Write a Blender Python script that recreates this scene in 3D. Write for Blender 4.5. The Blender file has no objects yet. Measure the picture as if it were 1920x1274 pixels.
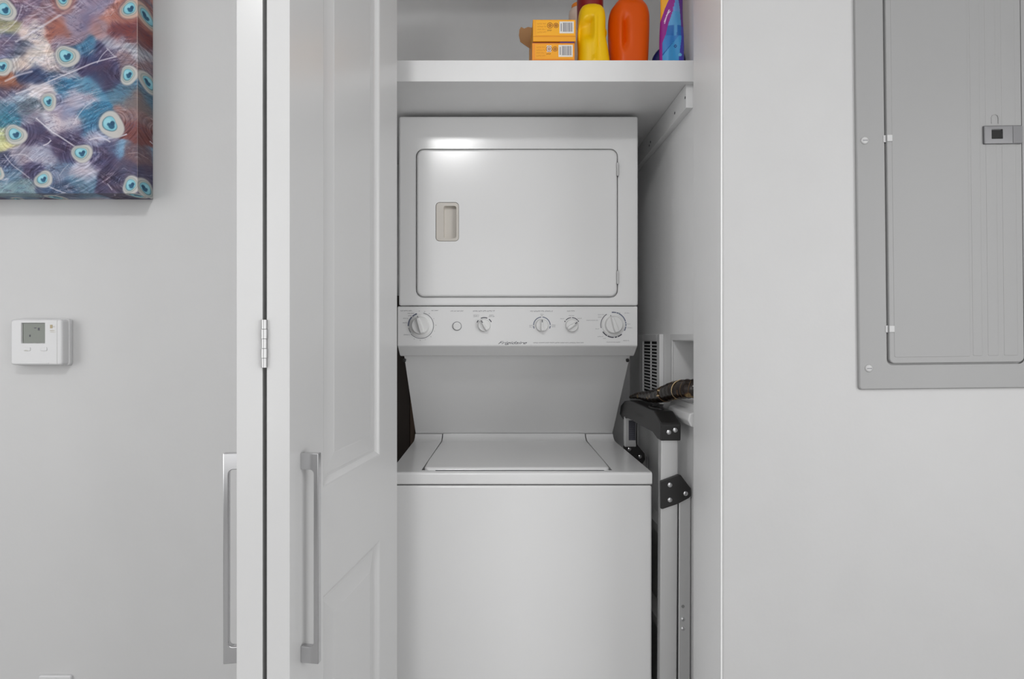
import bpy, bmesh, math, random
import numpy as np
from mathutils import Vector, Matrix

random.seed(7)
PI = math.pi
scene = bpy.context.scene
COL = scene.collection

# ------------------------------------------------------------------ camera
F = 1090.0                    # focal length in pixels of the 1920 x 1274 frame
VX, VY = 925.0, 637.0         # vanishing point of the depth lines
CZ = 1.26                     # eye height
cam_d = bpy.data.cameras.new('camera')
cam_d.sensor_width = 36.0
cam_d.lens = F / 1920.0 * 36.0
cam_d.shift_x = (960.0 - VX) / 1920.0
cam_d.clip_start = 0.02
cam = bpy.data.objects.new('camera', cam_d)
cam.location = (0, 0, CZ)
cam.rotation_euler = (PI / 2, 0, 0)
COL.objects.link(cam)
scene.camera = cam

# ------------------------------------------------------------------ world, light, exposure
world = bpy.data.worlds.new('world')
scene.world = world
world.use_nodes = True
wb = world.node_tree.nodes['Background']
wb.inputs[0].default_value = (1.0, 1.0, 1.0, 1)
wb.inputs[1].default_value = 1.0

def area(name, loc, rot, sx, sy, power, color=(1, 1, 1)):
    d = bpy.data.lights.new(name, 'AREA')
    d.shape = 'RECTANGLE'; d.size = sx; d.size_y = sy
    d.energy = power; d.color = color
    o = bpy.data.objects.new(name, d)
    o.location = loc; o.rotation_euler = rot
    COL.objects.link(o)
    return o

# daylight from the left, with added fill from behind and from the right
area('rear_fill', (-0.3, -3.12, 1.30), (PI / 2, 0, 0), 3.6, 2.1, 13)  # added for soft frontal fill
area('side_window_daylight', (-2.52, -0.9, 1.45), (0, -PI / 2, 0), 1.9, 2.0, 31)
area('right_fill', (2.22, -0.9, 1.35), (0, PI / 2, 0), 1.9, 2.0, 42)  # added to brighten the door leaf from the right
scene.cycles.max_bounces = 7
scene.cycles.caustics_reflective = False
scene.cycles.caustics_refractive = False
scene.view_settings.view_transform = 'Standard'
scene.view_settings.look = 'None'
scene.view_settings.exposure = -0.14
scene.view_settings.gamma = 1.0
scene.view_settings.use_curve_mapping = False

# ------------------------------------------------------------------ helpers
def P(px, py, d):
    """point of the place seen at a pixel of the photograph, at depth d"""
    return Vector(((px - VX) / F * d, d, CZ + (VY - py) / F * d))

def s2l(c):
    return tuple(((v / 255.0) / 12.92 if v / 255.0 <= 0.04045 else ((v / 255.0 + 0.055) / 1.055) ** 2.4) for v in c)

MATS = {}
def mat(name, base=(0.8, 0.8, 0.8), rough=0.5, metal=0.0, bump=0.0, bscale=60.0, var=0.0, vscale=6.0,
        spec=0.5, emit=None, estr=0.0, attr=None, coat=0.0, trans=0.0, stretch=None):
    if name in MATS:
        return MATS[name]
    m = bpy.data.materials.new(name); m.use_nodes = True
    nt = m.node_tree; b = nt.nodes['Principled BSDF']
    b.inputs['Base Color'].default_value = (*base, 1)
    b.inputs['Roughness'].default_value = rough
    b.inputs['Metallic'].default_value = metal
    b.inputs['Specular IOR Level'].default_value = spec
    b.inputs['Coat Weight'].default_value = coat
    b.inputs['Transmission Weight'].default_value = trans
    if emit:
        b.inputs['Emission Color'].default_value = (*emit, 1)
        b.inputs['Emission Strength'].default_value = estr
    tc = nt.nodes.new('ShaderNodeTexCoord')
    src = tc.outputs['Object']
    if stretch:
        mp = nt.nodes.new('ShaderNodeMapping'); mp.inputs['Scale'].default_value = stretch
        nt.links.new(src, mp.inputs['Vector']); src = mp.outputs['Vector']
    if attr:
        a = nt.nodes.new('ShaderNodeAttribute'); a.attribute_name = attr
        nt.links.new(a.outputs['Color'], b.inputs['Base Color'])
    elif var > 0:
        n = nt.nodes.new('ShaderNodeTexNoise'); n.inputs['Scale'].default_value = vscale
        n.inputs['Detail'].default_value = 4
        nt.links.new(src, n.inputs['Vector'])
        r = nt.nodes.new('ShaderNodeMapRange')
        r.inputs['From Min'].default_value = 0.3; r.inputs['From Max'].default_value = 0.7
        r.inputs['To Min'].default_value = 1 - var; r.inputs['To Max'].default_value = 1 + var
        nt.links.new(n.outputs['Fac'], r.inputs['Value'])
        mx = nt.nodes.new('ShaderNodeVectorMath'); mx.operation = 'SCALE'
        mx.inputs[0].default_value = base
        nt.links.new(r.outputs['Result'], mx.inputs['Scale'])
        nt.links.new(mx.outputs['Vector'], b.inputs['Base Color'])
    if bump > 0:
        n = nt.nodes.new('ShaderNodeTexNoise'); n.inputs['Scale'].default_value = bscale
        n.inputs['Detail'].default_value = 3
        nt.links.new(src, n.inputs['Vector'])
        bp = nt.nodes.new('ShaderNodeBump'); bp.inputs['Strength'].default_value = bump
        bp.inputs['Distance'].default_value = 0.002
        nt.links.new(n.outputs['Fac'], bp.inputs['Height'])
        nt.links.new(bp.outputs['Normal'], b.inputs['Normal'])
    MATS[name] = m
    return m

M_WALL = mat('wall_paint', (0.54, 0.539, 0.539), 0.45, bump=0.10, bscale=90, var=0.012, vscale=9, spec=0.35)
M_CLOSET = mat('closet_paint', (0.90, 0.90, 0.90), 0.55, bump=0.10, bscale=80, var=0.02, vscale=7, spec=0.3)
M_CEIL = mat('ceiling_paint', (0.8, 0.8, 0.8), 0.8)
M_FLOOR = mat('floor_laminate', (0.30, 0.297, 0.294), 0.4, var=0.2, vscale=4, stretch=(1, 12, 1))
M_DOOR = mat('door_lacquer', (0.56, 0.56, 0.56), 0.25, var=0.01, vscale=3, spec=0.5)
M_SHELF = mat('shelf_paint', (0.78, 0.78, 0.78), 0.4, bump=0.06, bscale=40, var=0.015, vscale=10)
M_ENAMEL = mat('white_enamel', (0.80, 0.80, 0.80), 0.19, bump=0.02, bscale=15, var=0.008, vscale=3, spec=0.55)
M_PLAST = mat('white_plastic', (0.77, 0.77, 0.77), 0.32)
M_STAT = mat('thermostat_plastic', (0.60, 0.60, 0.605), 0.35)
M_KNOB = mat('knob_plastic', (0.74, 0.74, 0.735), 0.3)
M_BISQUE = mat('bisque_plastic', (0.60, 0.565, 0.515), 0.35)
M_PRINT = mat('grey_print', (0.17, 0.17, 0.19), 0.5)
M_PRINTD = mat('dark_print', (0.06, 0.06, 0.08), 0.5)
M_BLUEP = mat('blue_grey_print', (0.13, 0.15, 0.22), 0.5)
M_DARK = mat('dark_cavity', (0.012, 0.012, 0.012), 0.8)
M_CHROME = mat('brushed_chrome', (0.62, 0.62, 0.63), 0.16, metal=1.0)
M_STEEL = mat('steel', (0.45, 0.45, 0.45), 0.35, metal=1.0)
M_ALU = mat('aluminium', (0.66, 0.66, 0.66), 0.42, metal=0.75, bump=0.05, bscale=30, stretch=(1, 1, 0.05))
M_BLKP = mat('black_plastic', (0.017, 0.016, 0.016), 0.40, bump=0.04, bscale=200)
M_PANEL = mat('grey_panel_paint', (0.305, 0.305, 0.305), 0.42, bump=0.03, bscale=120, var=0.01, vscale=5)
M_LATCH = mat('latch_grey', (0.15, 0.15, 0.155), 0.3, metal=0.5)
M_LCD = mat('lcd_glass', (0.115, 0.13, 0.108), 0.12)
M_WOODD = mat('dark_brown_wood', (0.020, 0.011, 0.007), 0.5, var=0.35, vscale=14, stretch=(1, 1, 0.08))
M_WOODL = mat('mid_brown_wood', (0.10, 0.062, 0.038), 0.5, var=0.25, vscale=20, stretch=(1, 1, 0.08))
M_CARD = mat('cardboard', s2l((166, 124, 82)), 0.8, var=0.05, vscale=30)
M_BOXY = mat('yellow_carton', s2l((246, 168, 22)), 0.45, var=0.02, vscale=20)
M_BOXO = mat('orange_carton', s2l((243, 152, 36)), 0.45, var=0.02, vscale=20)
M_BOXP = mat('carton_print', s2l((214, 132, 12)), 0.5)
M_BOXB = mat('carton_brown_print', s2l((150, 84, 20)), 0.5)
M_PURP = mat('purple_print', s2l((84, 48, 110)), 0.5)
M_BROWNRED = mat('dark_red_print', s2l((130, 40, 10)), 0.5)
M_YEL = mat('yellow_jug', s2l((243, 194, 0)), 0.34, spec=0.3)
M_ORG = mat('orange_jug', s2l((228, 88, 0)), 0.36, spec=0.25)
M_RED = mat('dark_red_cap', s2l((130, 12, 20)), 0.35)
M_ORCAP = mat('orange_cap', s2l((240, 140, 40)), 0.35)
M_FROST = mat('frosted_bottle', s2l((228, 205, 190)), 0.3)
M_NAVY = mat('navy_film', s2l((24, 36, 96)), 0.2, bump=0.6, bscale=35)
M_FOIL = mat('printed_pouch_film', rough=0.22, attr='print', bump=0.25, bscale=22)
M_CREAM = mat('cream_cord', s2l((205, 180, 140)), 0.6)
M_TAN = mat('tan_cord', s2l((110, 84, 52)), 0.6)

def s(o, label=None, cat=None, group=None, kind=None):
    if label: o['label'] = label
    if cat: o['category'] = cat
    if group: o['group'] = group
    if kind: o['kind'] = kind
    return o

def root_loc(p):
    v = Vector((0, 0, 0))
    while p is not None:
        v += p.location; p = p.parent
    return v

def obj(name, bm, m, parent=None, smooth=None, local=False, bevel=0.0, bseg=2):
    """link a bmesh given in world coordinates as one mesh object"""
    if parent is not None and not local:
        o = root_loc(parent)
        bmesh.ops.translate(bm, verts=bm.verts, vec=-o)
    bmesh.ops.recalc_face_normals(bm, faces=bm.faces)
    me = bpy.data.meshes.new(name); bm.to_mesh(me); bm.free()
    me.materials.append(m)
    ob = bpy.data.objects.new(name, me); COL.objects.link(ob)
    if parent is not None: ob.parent = parent
    if bevel > 0:
        md = ob.modifiers.new('bevel', 'BEVEL'); md.width = bevel; md.segments = bseg
        md.limit_method = 'ANGLE'; md.angle_limit = math.radians(40)
    if smooth is not None:
        for p in me.polygons: p.use_smooth = True
        try:
            me.set_sharp_from_angle(angle=math.radians(smooth))
        except Exception:
            pass
        if smooth <= 45:
            md = ob.modifiers.new('weighted_normal', 'WEIGHTED_NORMAL'); md.keep_sharp = True
    return ob

def thing(name, loc, label, cat, group=None, kind=None, parent=None):
    o = bpy.data.objects.new(name, None); COL.objects.link(o)
    o.empty_display_size = 0.05
    o.location = loc
    s(o, label, cat, group, kind)
    return o

def B():
    return bmesh.new()

def box(bm, x0, x1, y0, y1, z0, z1):
    v = [bm.verts.new(p) for p in ((x0, y0, z0), (x1, y0, z0), (x1, y1, z0), (x0, y1, z0),
                                   (x0, y0, z1), (x1, y0, z1), (x1, y1, z1), (x0, y1, z1))]
    for f in ((0, 3, 2, 1), (4, 5, 6, 7), (0, 1, 5, 4), (1, 2, 6, 5), (2, 3, 7, 6), (3, 0, 4, 7)):
        bm.faces.new([v[i] for i in f])
    return bm

def rr(cx, cz, w, h, r, n=6):
    """rounded rectangle loop in x,z (counter-clockwise seen from -y)"""
    r = max(1e-5, min(r, w / 2 - 1e-5, h / 2 - 1e-5)); out = []
    for (sx, sz, a0) in ((1, -1, -PI / 2), (1, 1, 0), (-1, 1, PI / 2), (-1, -1, PI)):
        ox, oz = cx + sx * (w / 2 - r), cz + sz * (h / 2 - r)
        for i in range(n + 1):
            a = a0 + (PI / 2) * i / n
            out.append((ox + r * math.cos(a), oz + r * math.sin(a)))
    return out

def bridge(bm, a, b, close=True):
    n = len(a)
    for i in range(n if close else n - 1):
        j = (i + 1) % n
        try: bm.faces.new((a[i], a[j], b[j], b[i]))
        except ValueError: pass

def ring(bm, loop, y):
    return [bm.verts.new((x, y, z)) for x, z in loop]

def slab(bm, cx, cz, w, h, r, yf, yb, edge=0.003, hole=None, es=3, n=6, back=True):
    """rounded slab facing -y with softened front edge; hole = (cx, cz, w, h, r, depth, floor_inset)"""
    prev = ring(bm, rr(cx, cz, w, h, r, n), yb)
    if back: bm.faces.new(list(reversed(prev)))
    for i in range(es + 1):
        a = (PI / 2) * i / es
        ins = edge * (1 - math.cos(a)); y = yf + edge * (1 - math.sin(a))
        cur = ring(bm, rr(cx, cz, w - 2 * ins, h - 2 * ins, max(r - ins, 0.0005), n), y)
        bridge(bm, prev, cur); prev = cur
    if hole is None:
        bm.faces.new(prev)
    else:
        hx, hz, hw, hh, hr, dep, fi = hole
        hl = ring(bm, rr(hx, hz, hw, hh, hr, n), yf)
        es_ = []
        for L in (prev, hl):
            for i in range(len(L)):
                e = bm.edges.get((L[i], L[(i + 1) % len(L)])) or bm.edges.new((L[i], L[(i + 1) % len(L)]))
                es_.append(e)
        bmesh.ops.triangle_fill(bm, use_beauty=True, use_dissolve=False, edges=es_)
        dl = ring(bm, rr(hx, hz, hw - 2 * fi, hh - 2 * fi, max(hr - fi, 0.0005), n), yf + dep)
        bridge(bm, hl, dl)
        bm.faces.new(dl)
    return bm

def lathe(bm, prof, origin, axis=(0, -1, 0), n=32, cap=True):
    """prof: (radius, distance along axis)"""
    axis = Vector(axis).normalized()
    u = axis.orthogonal().normalized(); v = axis.cross(u)
    o = Vector(origin); prev = None
    first = None
    for (r, t) in prof:
        cur = [bm.verts.new(o + axis * t + (u * math.cos(2 * PI * i / n) + v * math.sin(2 * PI * i / n)) * max(r, 1e-5)) for i in range(n)]
        if prev: bridge(bm, prev, cur)
        else: first = cur
        prev = cur
    if cap:
        bm.faces.new(prev); bm.faces.new(list(reversed(first)))
    return bm

def tube(bm, pts, rad, n=10, caps=True):
    pts = [Vector(p) for p in pts]
    if not isinstance(rad, (list, tuple)): rad = [rad] * len(pts)
    prev = None; u = None; first = None
    for i, p in enumerate(pts):
        t = (pts[min(i + 1, len(pts) - 1)] - pts[max(i - 1, 0)]).normalized()
        if u is None: u = t.orthogonal().normalized()
        else: u = (u - t * u.dot(t)).normalized()
        v = t.cross(u)
        cur = [bm.verts.new(p + (u * math.cos(2 * PI * k / n) + v * math.sin(2 * PI * k / n)) * rad[i]) for k in range(n)]
        if prev: bridge(bm, prev, cur)
        else: first = cur
        prev = cur
    if caps:
        bm.faces.new(prev); bm.faces.new(list(reversed(first)))
    return bm

def spline(pts, k=8):
    pts = [Vector(p) for p in pts]; out = []
    for i in range(len(pts) - 1):
        p0, p1, p2, p3 = pts[max(i - 1, 0)], pts[i], pts[i + 1], pts[min(i + 2, len(pts) - 1)]
        for j in range(k):
            t = j / k
            out.append(0.5 * ((2 * p1) + (p2 - p0) * t + (2 * p0 - 5 * p1 + 4 * p2 - p3) * t * t + (3 * p1 - p0 - 3 * p2 + p3) * t ** 3))
    out.append(pts[-1]); return out

def prism(bm, poly, axis, a0, a1):
    """extrude a 2-D polygon along axis: 'x' -> poly in (y,z); 'y' -> poly in (x,z); 'z' -> poly in (x,y)"""
    def pt(p, a):
        return (a, p[0], p[1]) if axis == 'x' else (p[0], a, p[1]) if axis == 'y' else (p[0], p[1], a)
    A = [bm.verts.new(pt(p, a0)) for p in poly]; C = [bm.verts.new(pt(p, a1)) for p in poly]
    bridge(bm, A, C); bm.faces.new(list(reversed(A))); bm.faces.new(C)
    return bm

def arc(bm, cx, cz, r, a0, a1, th, yf, yb, n=14):
    """flat printed arc facing -y; angles in degrees, 0 right, 90 up"""
    A = []; C = []
    for i in range(n + 1):
        a = math.radians(a0 + (a1 - a0) * i / n)
        A.append((cx + (r - th / 2) * math.cos(a), cz + (r - th / 2) * math.sin(a)))
        C.append((cx + (r + th / 2) * math.cos(a), cz + (r + th / 2) * math.sin(a)))
    va = [bm.verts.new((x, yf, z)) for x, z in A]; vc = [bm.verts.new((x, yf, z)) for x, z in C]
    for i in range(n): bm.faces.new((va[i], va[i + 1], vc[i + 1], vc[i]))

def words(bm, cx, cz, w, h, yf, seed=0):
    """a line of print too small to read: letter-sized strokes in word groups"""
    R = random.Random(seed); x = cx - w / 2
    while x < cx + w / 2 - h * 0.3:
        nl = R.randint(4, 9)
        for _ in range(nl):
            lw = h * R.uniform(0.32, 0.6)
            if x + lw > cx + w / 2: break
            k = R.randint(0, 2)
            def q(x0, x1, z0, z1):
                v = [bm.verts.new((x0, yf, z0)), bm.verts.new((x1, yf, z0)), bm.verts.new((x1, yf, z1)), bm.verts.new((x0, yf, z1))]
                bm.faces.new(v)
            q(x, x + lw * 0.3, cz - h / 2, cz + h / 2)
            q(x + lw * 0.3, x + lw, cz + (h * 0.25 if k == 0 else -h * 0.5 if k == 1 else -h * 0.12), cz + (h * 0.5 if k == 0 else -h * 0.25 if k == 1 else h * 0.12))
            x += lw + h * 0.18
        x += h * 0.5

def text_mesh(name, body, m, parent, left, width, z, yf, size, shear=0.0, bold=0.0):
    cu = bpy.data.curves.new(name, 'FONT'); cu.body = body; cu.size = size; cu.shear = shear; cu.offset = bold
    cu.extrude = 0.0001
    tmp = bpy.data.objects.new(name + '_curve', cu); COL.objects.link(tmp)
    dg = bpy.context.evaluated_depsgraph_get()
    me = bpy.data.meshes.new_from_object(tmp.evaluated_get(dg))
    bpy.data.objects.remove(tmp)
    xs = [v.co.x for v in me.vertices]; x0, x1 = min(xs), max(xs); k = width / (x1 - x0)
    o = root_loc(parent)
    for v in me.vertices:
        v.co = Vector((left + (v.co.x - x0) * k, yf - v.co.z, z + v.co.y)) - o
    me.materials.clear(); me.materials.append(m)
    ob = bpy.data.objects.new(name, me); COL.objects.link(ob); ob.parent = parent
    return ob

def struct(name, bm, m, label=None, cat=None, bevel=0.0, parent=None):
    o = obj(name, bm, m, parent, bevel=bevel)
    if parent is None: s(o, label, cat, kind='structure')
    return o

# ------------------------------------------------------------------ the room
YW, YJ = 1.24, 1.41           # front and back face of the closet's front wall
XL, XR = -0.46, 0.489         # opening
XC, YB = 0.505, 2.15          # closet's right wall and back wall
XCL = -0.52                   # closet's left wall
ZC = 2.60
RX0, RX1, RY0 = -2.6, 2.3, -3.2
ZH = 2.50

struct('floor', box(B(), RX0 - .1, RX1 + .1, RY0 - .1, YB + .1, -0.1, 0), M_FLOOR, 'grey laminate floor of the hallway and closet', 'floor')
struct('ceiling', box(B(), RX0 - .1, RX1 + .1, RY0 - .1, YB + .1, ZC, ZC + .1), M_CEIL, 'flat white ceiling above the hallway', 'ceiling')
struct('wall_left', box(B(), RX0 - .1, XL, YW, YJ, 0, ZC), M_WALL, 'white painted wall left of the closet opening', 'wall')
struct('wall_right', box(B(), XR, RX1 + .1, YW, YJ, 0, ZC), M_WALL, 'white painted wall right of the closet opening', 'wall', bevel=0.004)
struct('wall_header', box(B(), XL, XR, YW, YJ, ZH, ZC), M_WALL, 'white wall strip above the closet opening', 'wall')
# closet shell; the right wall leaves a hole for the recessed laundry box
HY0, HY1, HZ0, HZ1 = 1.425, 1.633, 1.095, 1.260
b = B()
T = XC + 0.11
box(b, XC, T, YJ, HY0, 0, ZC); box(b, XC, T, HY1, YB, 0, ZC)
box(b, XC, T, HY0, HY1, 0, HZ0); box(b, XC, T, HY0, HY1, HZ1, ZC)
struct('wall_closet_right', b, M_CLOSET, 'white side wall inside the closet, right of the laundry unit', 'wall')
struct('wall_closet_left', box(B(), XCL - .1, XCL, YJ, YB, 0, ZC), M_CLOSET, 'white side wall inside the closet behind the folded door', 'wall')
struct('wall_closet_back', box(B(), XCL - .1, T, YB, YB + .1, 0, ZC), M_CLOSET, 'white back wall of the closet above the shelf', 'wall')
M_JAMB_LIGHTENER = mat('jamb_lightener', (0.84, 0.84, 0.84), 0.4, bump=0.05, bscale=70, var=0.01, vscale=8)  # paler than the wall, stands in for light missing on the jamb
struct('added_jamb_lining', box(B(), XR - 0.0035, XR - 0.0002, YW + 0.0005, YJ, 0, ZH), M_JAMB_LIGHTENER, 'added pale lining that brightens the right side of the closet opening', 'jamb')
# rest of the hallway behind the camera, with a left window and openings for the added fill
b = B()
box(b, RX0 - .1, -2.15, RY0 - .1, RY0, 0, ZC); box(b, 1.55, RX1 + .1, RY0 - .1, RY0, 0, ZC)
box(b, -2.15, 1.55, RY0 - .1, RY0, 0, .25); box(b, -2.15, 1.55, RY0 - .1, RY0, 2.35, ZC)
struct('wall_back', b, M_WALL, 'white wall behind the viewer with a wide opening for added fill light', 'wall')
b = B()
box(b, RX0 - .1, RX0, RY0, -1.95, 0, ZC); box(b, RX0 - .1, RX0, .1, YW, 0, ZC)
box(b, RX0 - .1, RX0, -1.95, .1, 0, .4); box(b, RX0 - .1, RX0, -1.95, .1, 2.35, ZC)
struct('wall_side_left', b, M_WALL, 'white hallway wall at far left with a window opening', 'wall')
b = B()
box(b, RX1, RX1 + .1, RY0, -1.95, 0, ZC); box(b, RX1, RX1 + .1, .1, YW, 0, ZC); box(b, RX1, RX1 + .1, -1.95, .1, 2.35, ZC); box(b, RX1, RX1 + .1, -1.95, .1, 0, .1)
struct('wall_side_right', b, M_WALL, 'white hallway wall at far right with an opening for added fill light', 'wall')

# flush ceiling lamp above the viewer
lamp = thing('ceiling_lamp', (-0.26, -0.40, ZC), 'round flush ceiling lamp with white glass bowl', 'lamp')
obj('lamp_base', lathe(B(), [(0.16, 0), (0.16, 0.02), (0.15, 0.025)], (-0.26, -0.40, ZC), (0, 0, -1), 40), M_CHROME, lamp, smooth=40)
obj('lamp_shade', lathe(B(), [(0.148, 0.022), (0.14, 0.05), (0.11, 0.075), (0.06, 0.09), (0.01, 0.094)], (-0.26, -0.40, ZC), (0, 0, -1), 40),
    mat('lamp_glass', (0.9, 0.9, 0.9), 0.3, emit=(1, 1, 1), estr=70.0), lamp, smooth=60)

# ------------------------------------------------------------------ bifold door
ANG = math.radians(8.75); LW = 0.47; LT = 0.0340; HG = 0.0031
PX0, PY0 = (496.5 - VX) / F * 0.81, 0.81
door = thing('door_1', (PX0, PY0, 0), 'white two-panel bifold closet door folded open', 'door', kind='structure')

def leaf_mesh(sg):
    """local: x along the leaf from the hinge, y = sg * towards its front face"""
    b = B()
    yb, yf = sg * HG, sg * (HG + LT)
    zb, zt = 0.015, 2.475
    xc = [0, 0.105, 0.362, LW]; zc = [zb, 0.16, 0.86, 1.028, 2.32, zt]
    holes = {(1, 1), (1, 3)}
    g = {}
    def gv(i, j):
        if (i, j) not in g: g[(i, j)] = b.verts.new((xc[i], yf, zc[j]))
        return g[(i, j)]
    for i in range(3):
        for j in range(5):
            q = [gv(i, j), gv(i + 1, j), gv(i + 1, j + 1), gv(i, j + 1)]
            if (i, j) not in holes: b.faces.new(q)
            else:
                prev = q
                for ins, dep in ((0.003, 0.0008), (0.007, 0.0045), (0.011, 0.0075), (0.016, 0.008), (0.045, 0.0035), (0.048, 0.0028)):
                    x0, x1, z0, z1 = xc[i] + ins, xc[i + 1] - ins, zc[j] + ins, zc[j + 1] - ins
                    y = yf - sg * dep
                    cur = [b.verts.new(p) for p in ((x0, y, z0), (x1, y, z0), (x1, y, z1), (x0, y, z1))]
                    bridge(b, prev, cur); prev = cur
                b.faces.new(prev)
    fr = [gv(i, 0) for i in range(4)] + [gv(3, j) for j in range(1, 6)] + [gv(i, 5) for i in (2, 1, 0)] + [gv(0, j) for j in (4, 3, 2, 1)]
    bk = [b.verts.new((v.co.x, yb, v.co.z)) for v in fr]
    bridge(b, fr, bk); b.faces.new(bk)
    return b

def pull_mesh(sg):
    """C-shaped bar pull standing off the leaf's front face"""
    b = B(); yf = sg * (HG + LT)
    x0, x1 = 0.031, 0.041
    z0, z1 = 0.795, 1.097
    d = 0.027
    def q(a): return yf + sg * a
    out = [(0, z0), (d, z0), (d, z1), (0, z1), (0, z1 - 0.024)]
    ri = 0.006
    for k in range(5):
        a = PI / 2 * k / 4
        out.append((d - 0.0075 - ri + ri * math.sin(a), z1 - 0.024 - ri + ri * math.cos(a)))
    for k in range(5):
        a = PI / 2 * k / 4
        out.append((d - 0.0075 - ri + ri * math.cos(a), z0 + 0.024 + ri - ri * math.sin(a)))
    out.append((0, z0 + 0.024))
    prism(b, [(q(a), z) for a, z in out], 'x', x0, x1)
    return b

for sg, rot in ((-1, PI / 2 - ANG), (1, PI / 2 + ANG)):
    lf = obj('door_leaf', leaf_mesh(sg), M_DOOR, door, local=True)
    lf.rotation_euler = (0, 0, rot)
    hd = obj('door_pull', pull_mesh(sg), M_CHROME, lf, local=True, bevel=0.0012)
    s(hd, 'chrome bar pull')
hb = B()
for k in range(5):
    lathe(hb, [(0.0042 if k % 2 == 0 else 0.0048, 0), (0.0042 if k % 2 == 0 else 0.0048, 0.0128)], (0, -0.002, 1.221 + k * 0.0134), (0, 0, 1), 16)
s(obj('hinge_knuckle', hb, M_STEEL, door, local=True), 'small steel hinge between the folded leaves')

# ------------------------------------------------------------------ closet shelf
shelf = thing('closet_shelf', (0, 1.45, 1.904), 'thick white painted closet shelf above the dryer', 'shelf')
SZ = 1.957
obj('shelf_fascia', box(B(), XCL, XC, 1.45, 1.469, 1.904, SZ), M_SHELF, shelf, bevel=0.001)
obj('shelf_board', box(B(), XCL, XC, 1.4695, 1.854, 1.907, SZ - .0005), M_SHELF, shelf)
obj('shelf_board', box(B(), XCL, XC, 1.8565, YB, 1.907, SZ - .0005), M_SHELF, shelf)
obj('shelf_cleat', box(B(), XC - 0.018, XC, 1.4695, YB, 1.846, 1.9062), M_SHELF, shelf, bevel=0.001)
for y, z in ((1.475, 1.874), (1.56, 1.868), (1.80, 1.872), (1.815, 1.866)):
    obj('nail_hole', lathe(B(), [(0.0035, 0), (0.0035, 0.0006)], (XC - 0.018, y, z), (-1, 0, 0), 10), M_PRINTD, shelf)

# ------------------------------------------------------------------ stacked washer and dryer
UL, UR = -0.2695, 0.4125
YD, YWF = 1.655, 1.51
unit = thing('stacked_laundry_unit', (0.0715, 1.9, 0), 'white stacked washer and dryer unit standing in the closet', 'washer dryer')
ucx = (UL + UR) / 2; uw = UR - UL
DZ0, DZ1 = 1.3565, 1.8965
def dz(py, d=YD): return CZ + (VY - py) / F * d
def dx(px, d=YD): return (px - VX) / F * d
# dryer cabinet: box with a rounded face and an opening behind the door
dcx, dcz = (dx(781.5) + dx(1157)) / 2, (dz(281) + dz(557)) / 2
dw, dh = dx(1157) - dx(781.5), dz(281) - dz(557)
b = B()
slab(b, ucx, (DZ0 + DZ1) / 2, uw, DZ1 - DZ0, 0.006, YD, 2.10, 0.006, hole=(dcx, dcz, dw + 0.005, dh + 0.006, 0.022, 0.012, 0.0))
obj('dryer_cabinet', b, M_ENAMEL, unit, smooth=35)
# door
hx, hz_ = dx(839), dz(417)
b = B()
slab(b, dcx, dcz, dw - 0.001, dh - 0.002, 0.020, YD - 0.007, YD + 0.011, 0.006, hole=(hx, hz_, 0.066, 0.111, 0.011, 0.0165, 0.0), es=4)
dd = obj('dryer_door', b, M_ENAMEL, unit, smooth=35)
b = B()
slab(b, hx, hz_, 0.0645, 0.1095, 0.010, YD - 0.0068, YD + 0.0090, 0.002,
     hole=(hx + 0.0075, hz_ - 0.001, 0.036, 0.092, 0.006, 0.0135, 0.0015))
hc = obj('door_handle', b, M_BISQUE, dd, smooth=35)
s(hc, 'bisque recessed finger pull')
for py in (319, 521):
    b = B(); zc = dz(py)
    box(b, dx(1155.2), dx(1159.2), YD - 0.009, YD - 0.001, zc - 0.019, zc + 0.019)
    obj('door_hinge', b, M_STEEL, dd, bevel=0.001)
# control panel: proud fascia with a raked underside
cpz0, cpz1 = 1.2400, 1.3545
YC = YD - 0.001
b = B()
prism(b, [(YC + 0.003, cpz1), (YC, cpz1 - 0.004), (YC, cpz0 + 0.003), (YC + 0.003, cpz0), (1.695, 1.2135), (1.705, 1.2115), (1.90, 1.2115), (1.90, cpz1)], 'x', dx(745.5), dx(1195.3))
cp = obj('control_panel', b, M_PLAST, unit, bevel=0.002)
YP = YC - 0.0004
def kx(px): return dx(px, YC)
def kz(py): return dz(py, YC)
def k_(n): return n / F * YC
bp = B()
class ArcSink:
    def __init__(self, name, m): self.name, self.m = name, m
def print_arc(sink, *a):
    b = B(); arc(b, *a); obj(sink.name, b, sink.m, cp)
bd = ArcSink('dial_mark', M_PRINTD); bl = ArcSink('dial_band', M_BLUEP); bg = ArcSink('dial_line', M_PRINT)
# left dial print
cx, cz = kx(789), kz(611)
print_arc(bl, cx, cz, k_(23.4), 108, 132, 0.0034, YP, YP); print_arc(bl, cx, cz, k_(23.4), 136, 182, 0.0034, YP, YP); print_arc(bl, cx, cz, k_(23.4), 112, 114, 0.004, YP, YP)
print_arc(bg, cx, cz, k_(24), -140, 78, 0.0016, YP, YP, 40); print_arc(bg, cx, cz, k_(23), 190, 215, 0.0016, YP, YP)
for a in (95, 75, 55, 28, 2, -22, -48, -72, -92, -115):
    words(bp, cx + k_(28.5) * math.cos(math.radians(a)), cz + k_(27.5) * math.sin(math.radians(a)), 0.003, 0.0026, YP, a)
for px, py, w, sd in ((762, 583, 22, 1), (816, 582.5, 14, 2), (771, 588, 13, 3), (761, 597.5, 10, 4), (760, 605.5, 9, 5), (763, 628, 12, 6), (769, 592.5, 7, 7)):
    words(bp, kx(px), kz(py), k_(w), 0.0026, YP, sd)
words(bp, kx(857), kz(583.5), k_(24), 0.0030, YP, 8)
words(bp, kx(907.5), kz(583.5), k_(41), 0.0034, YP, 9)
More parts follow.
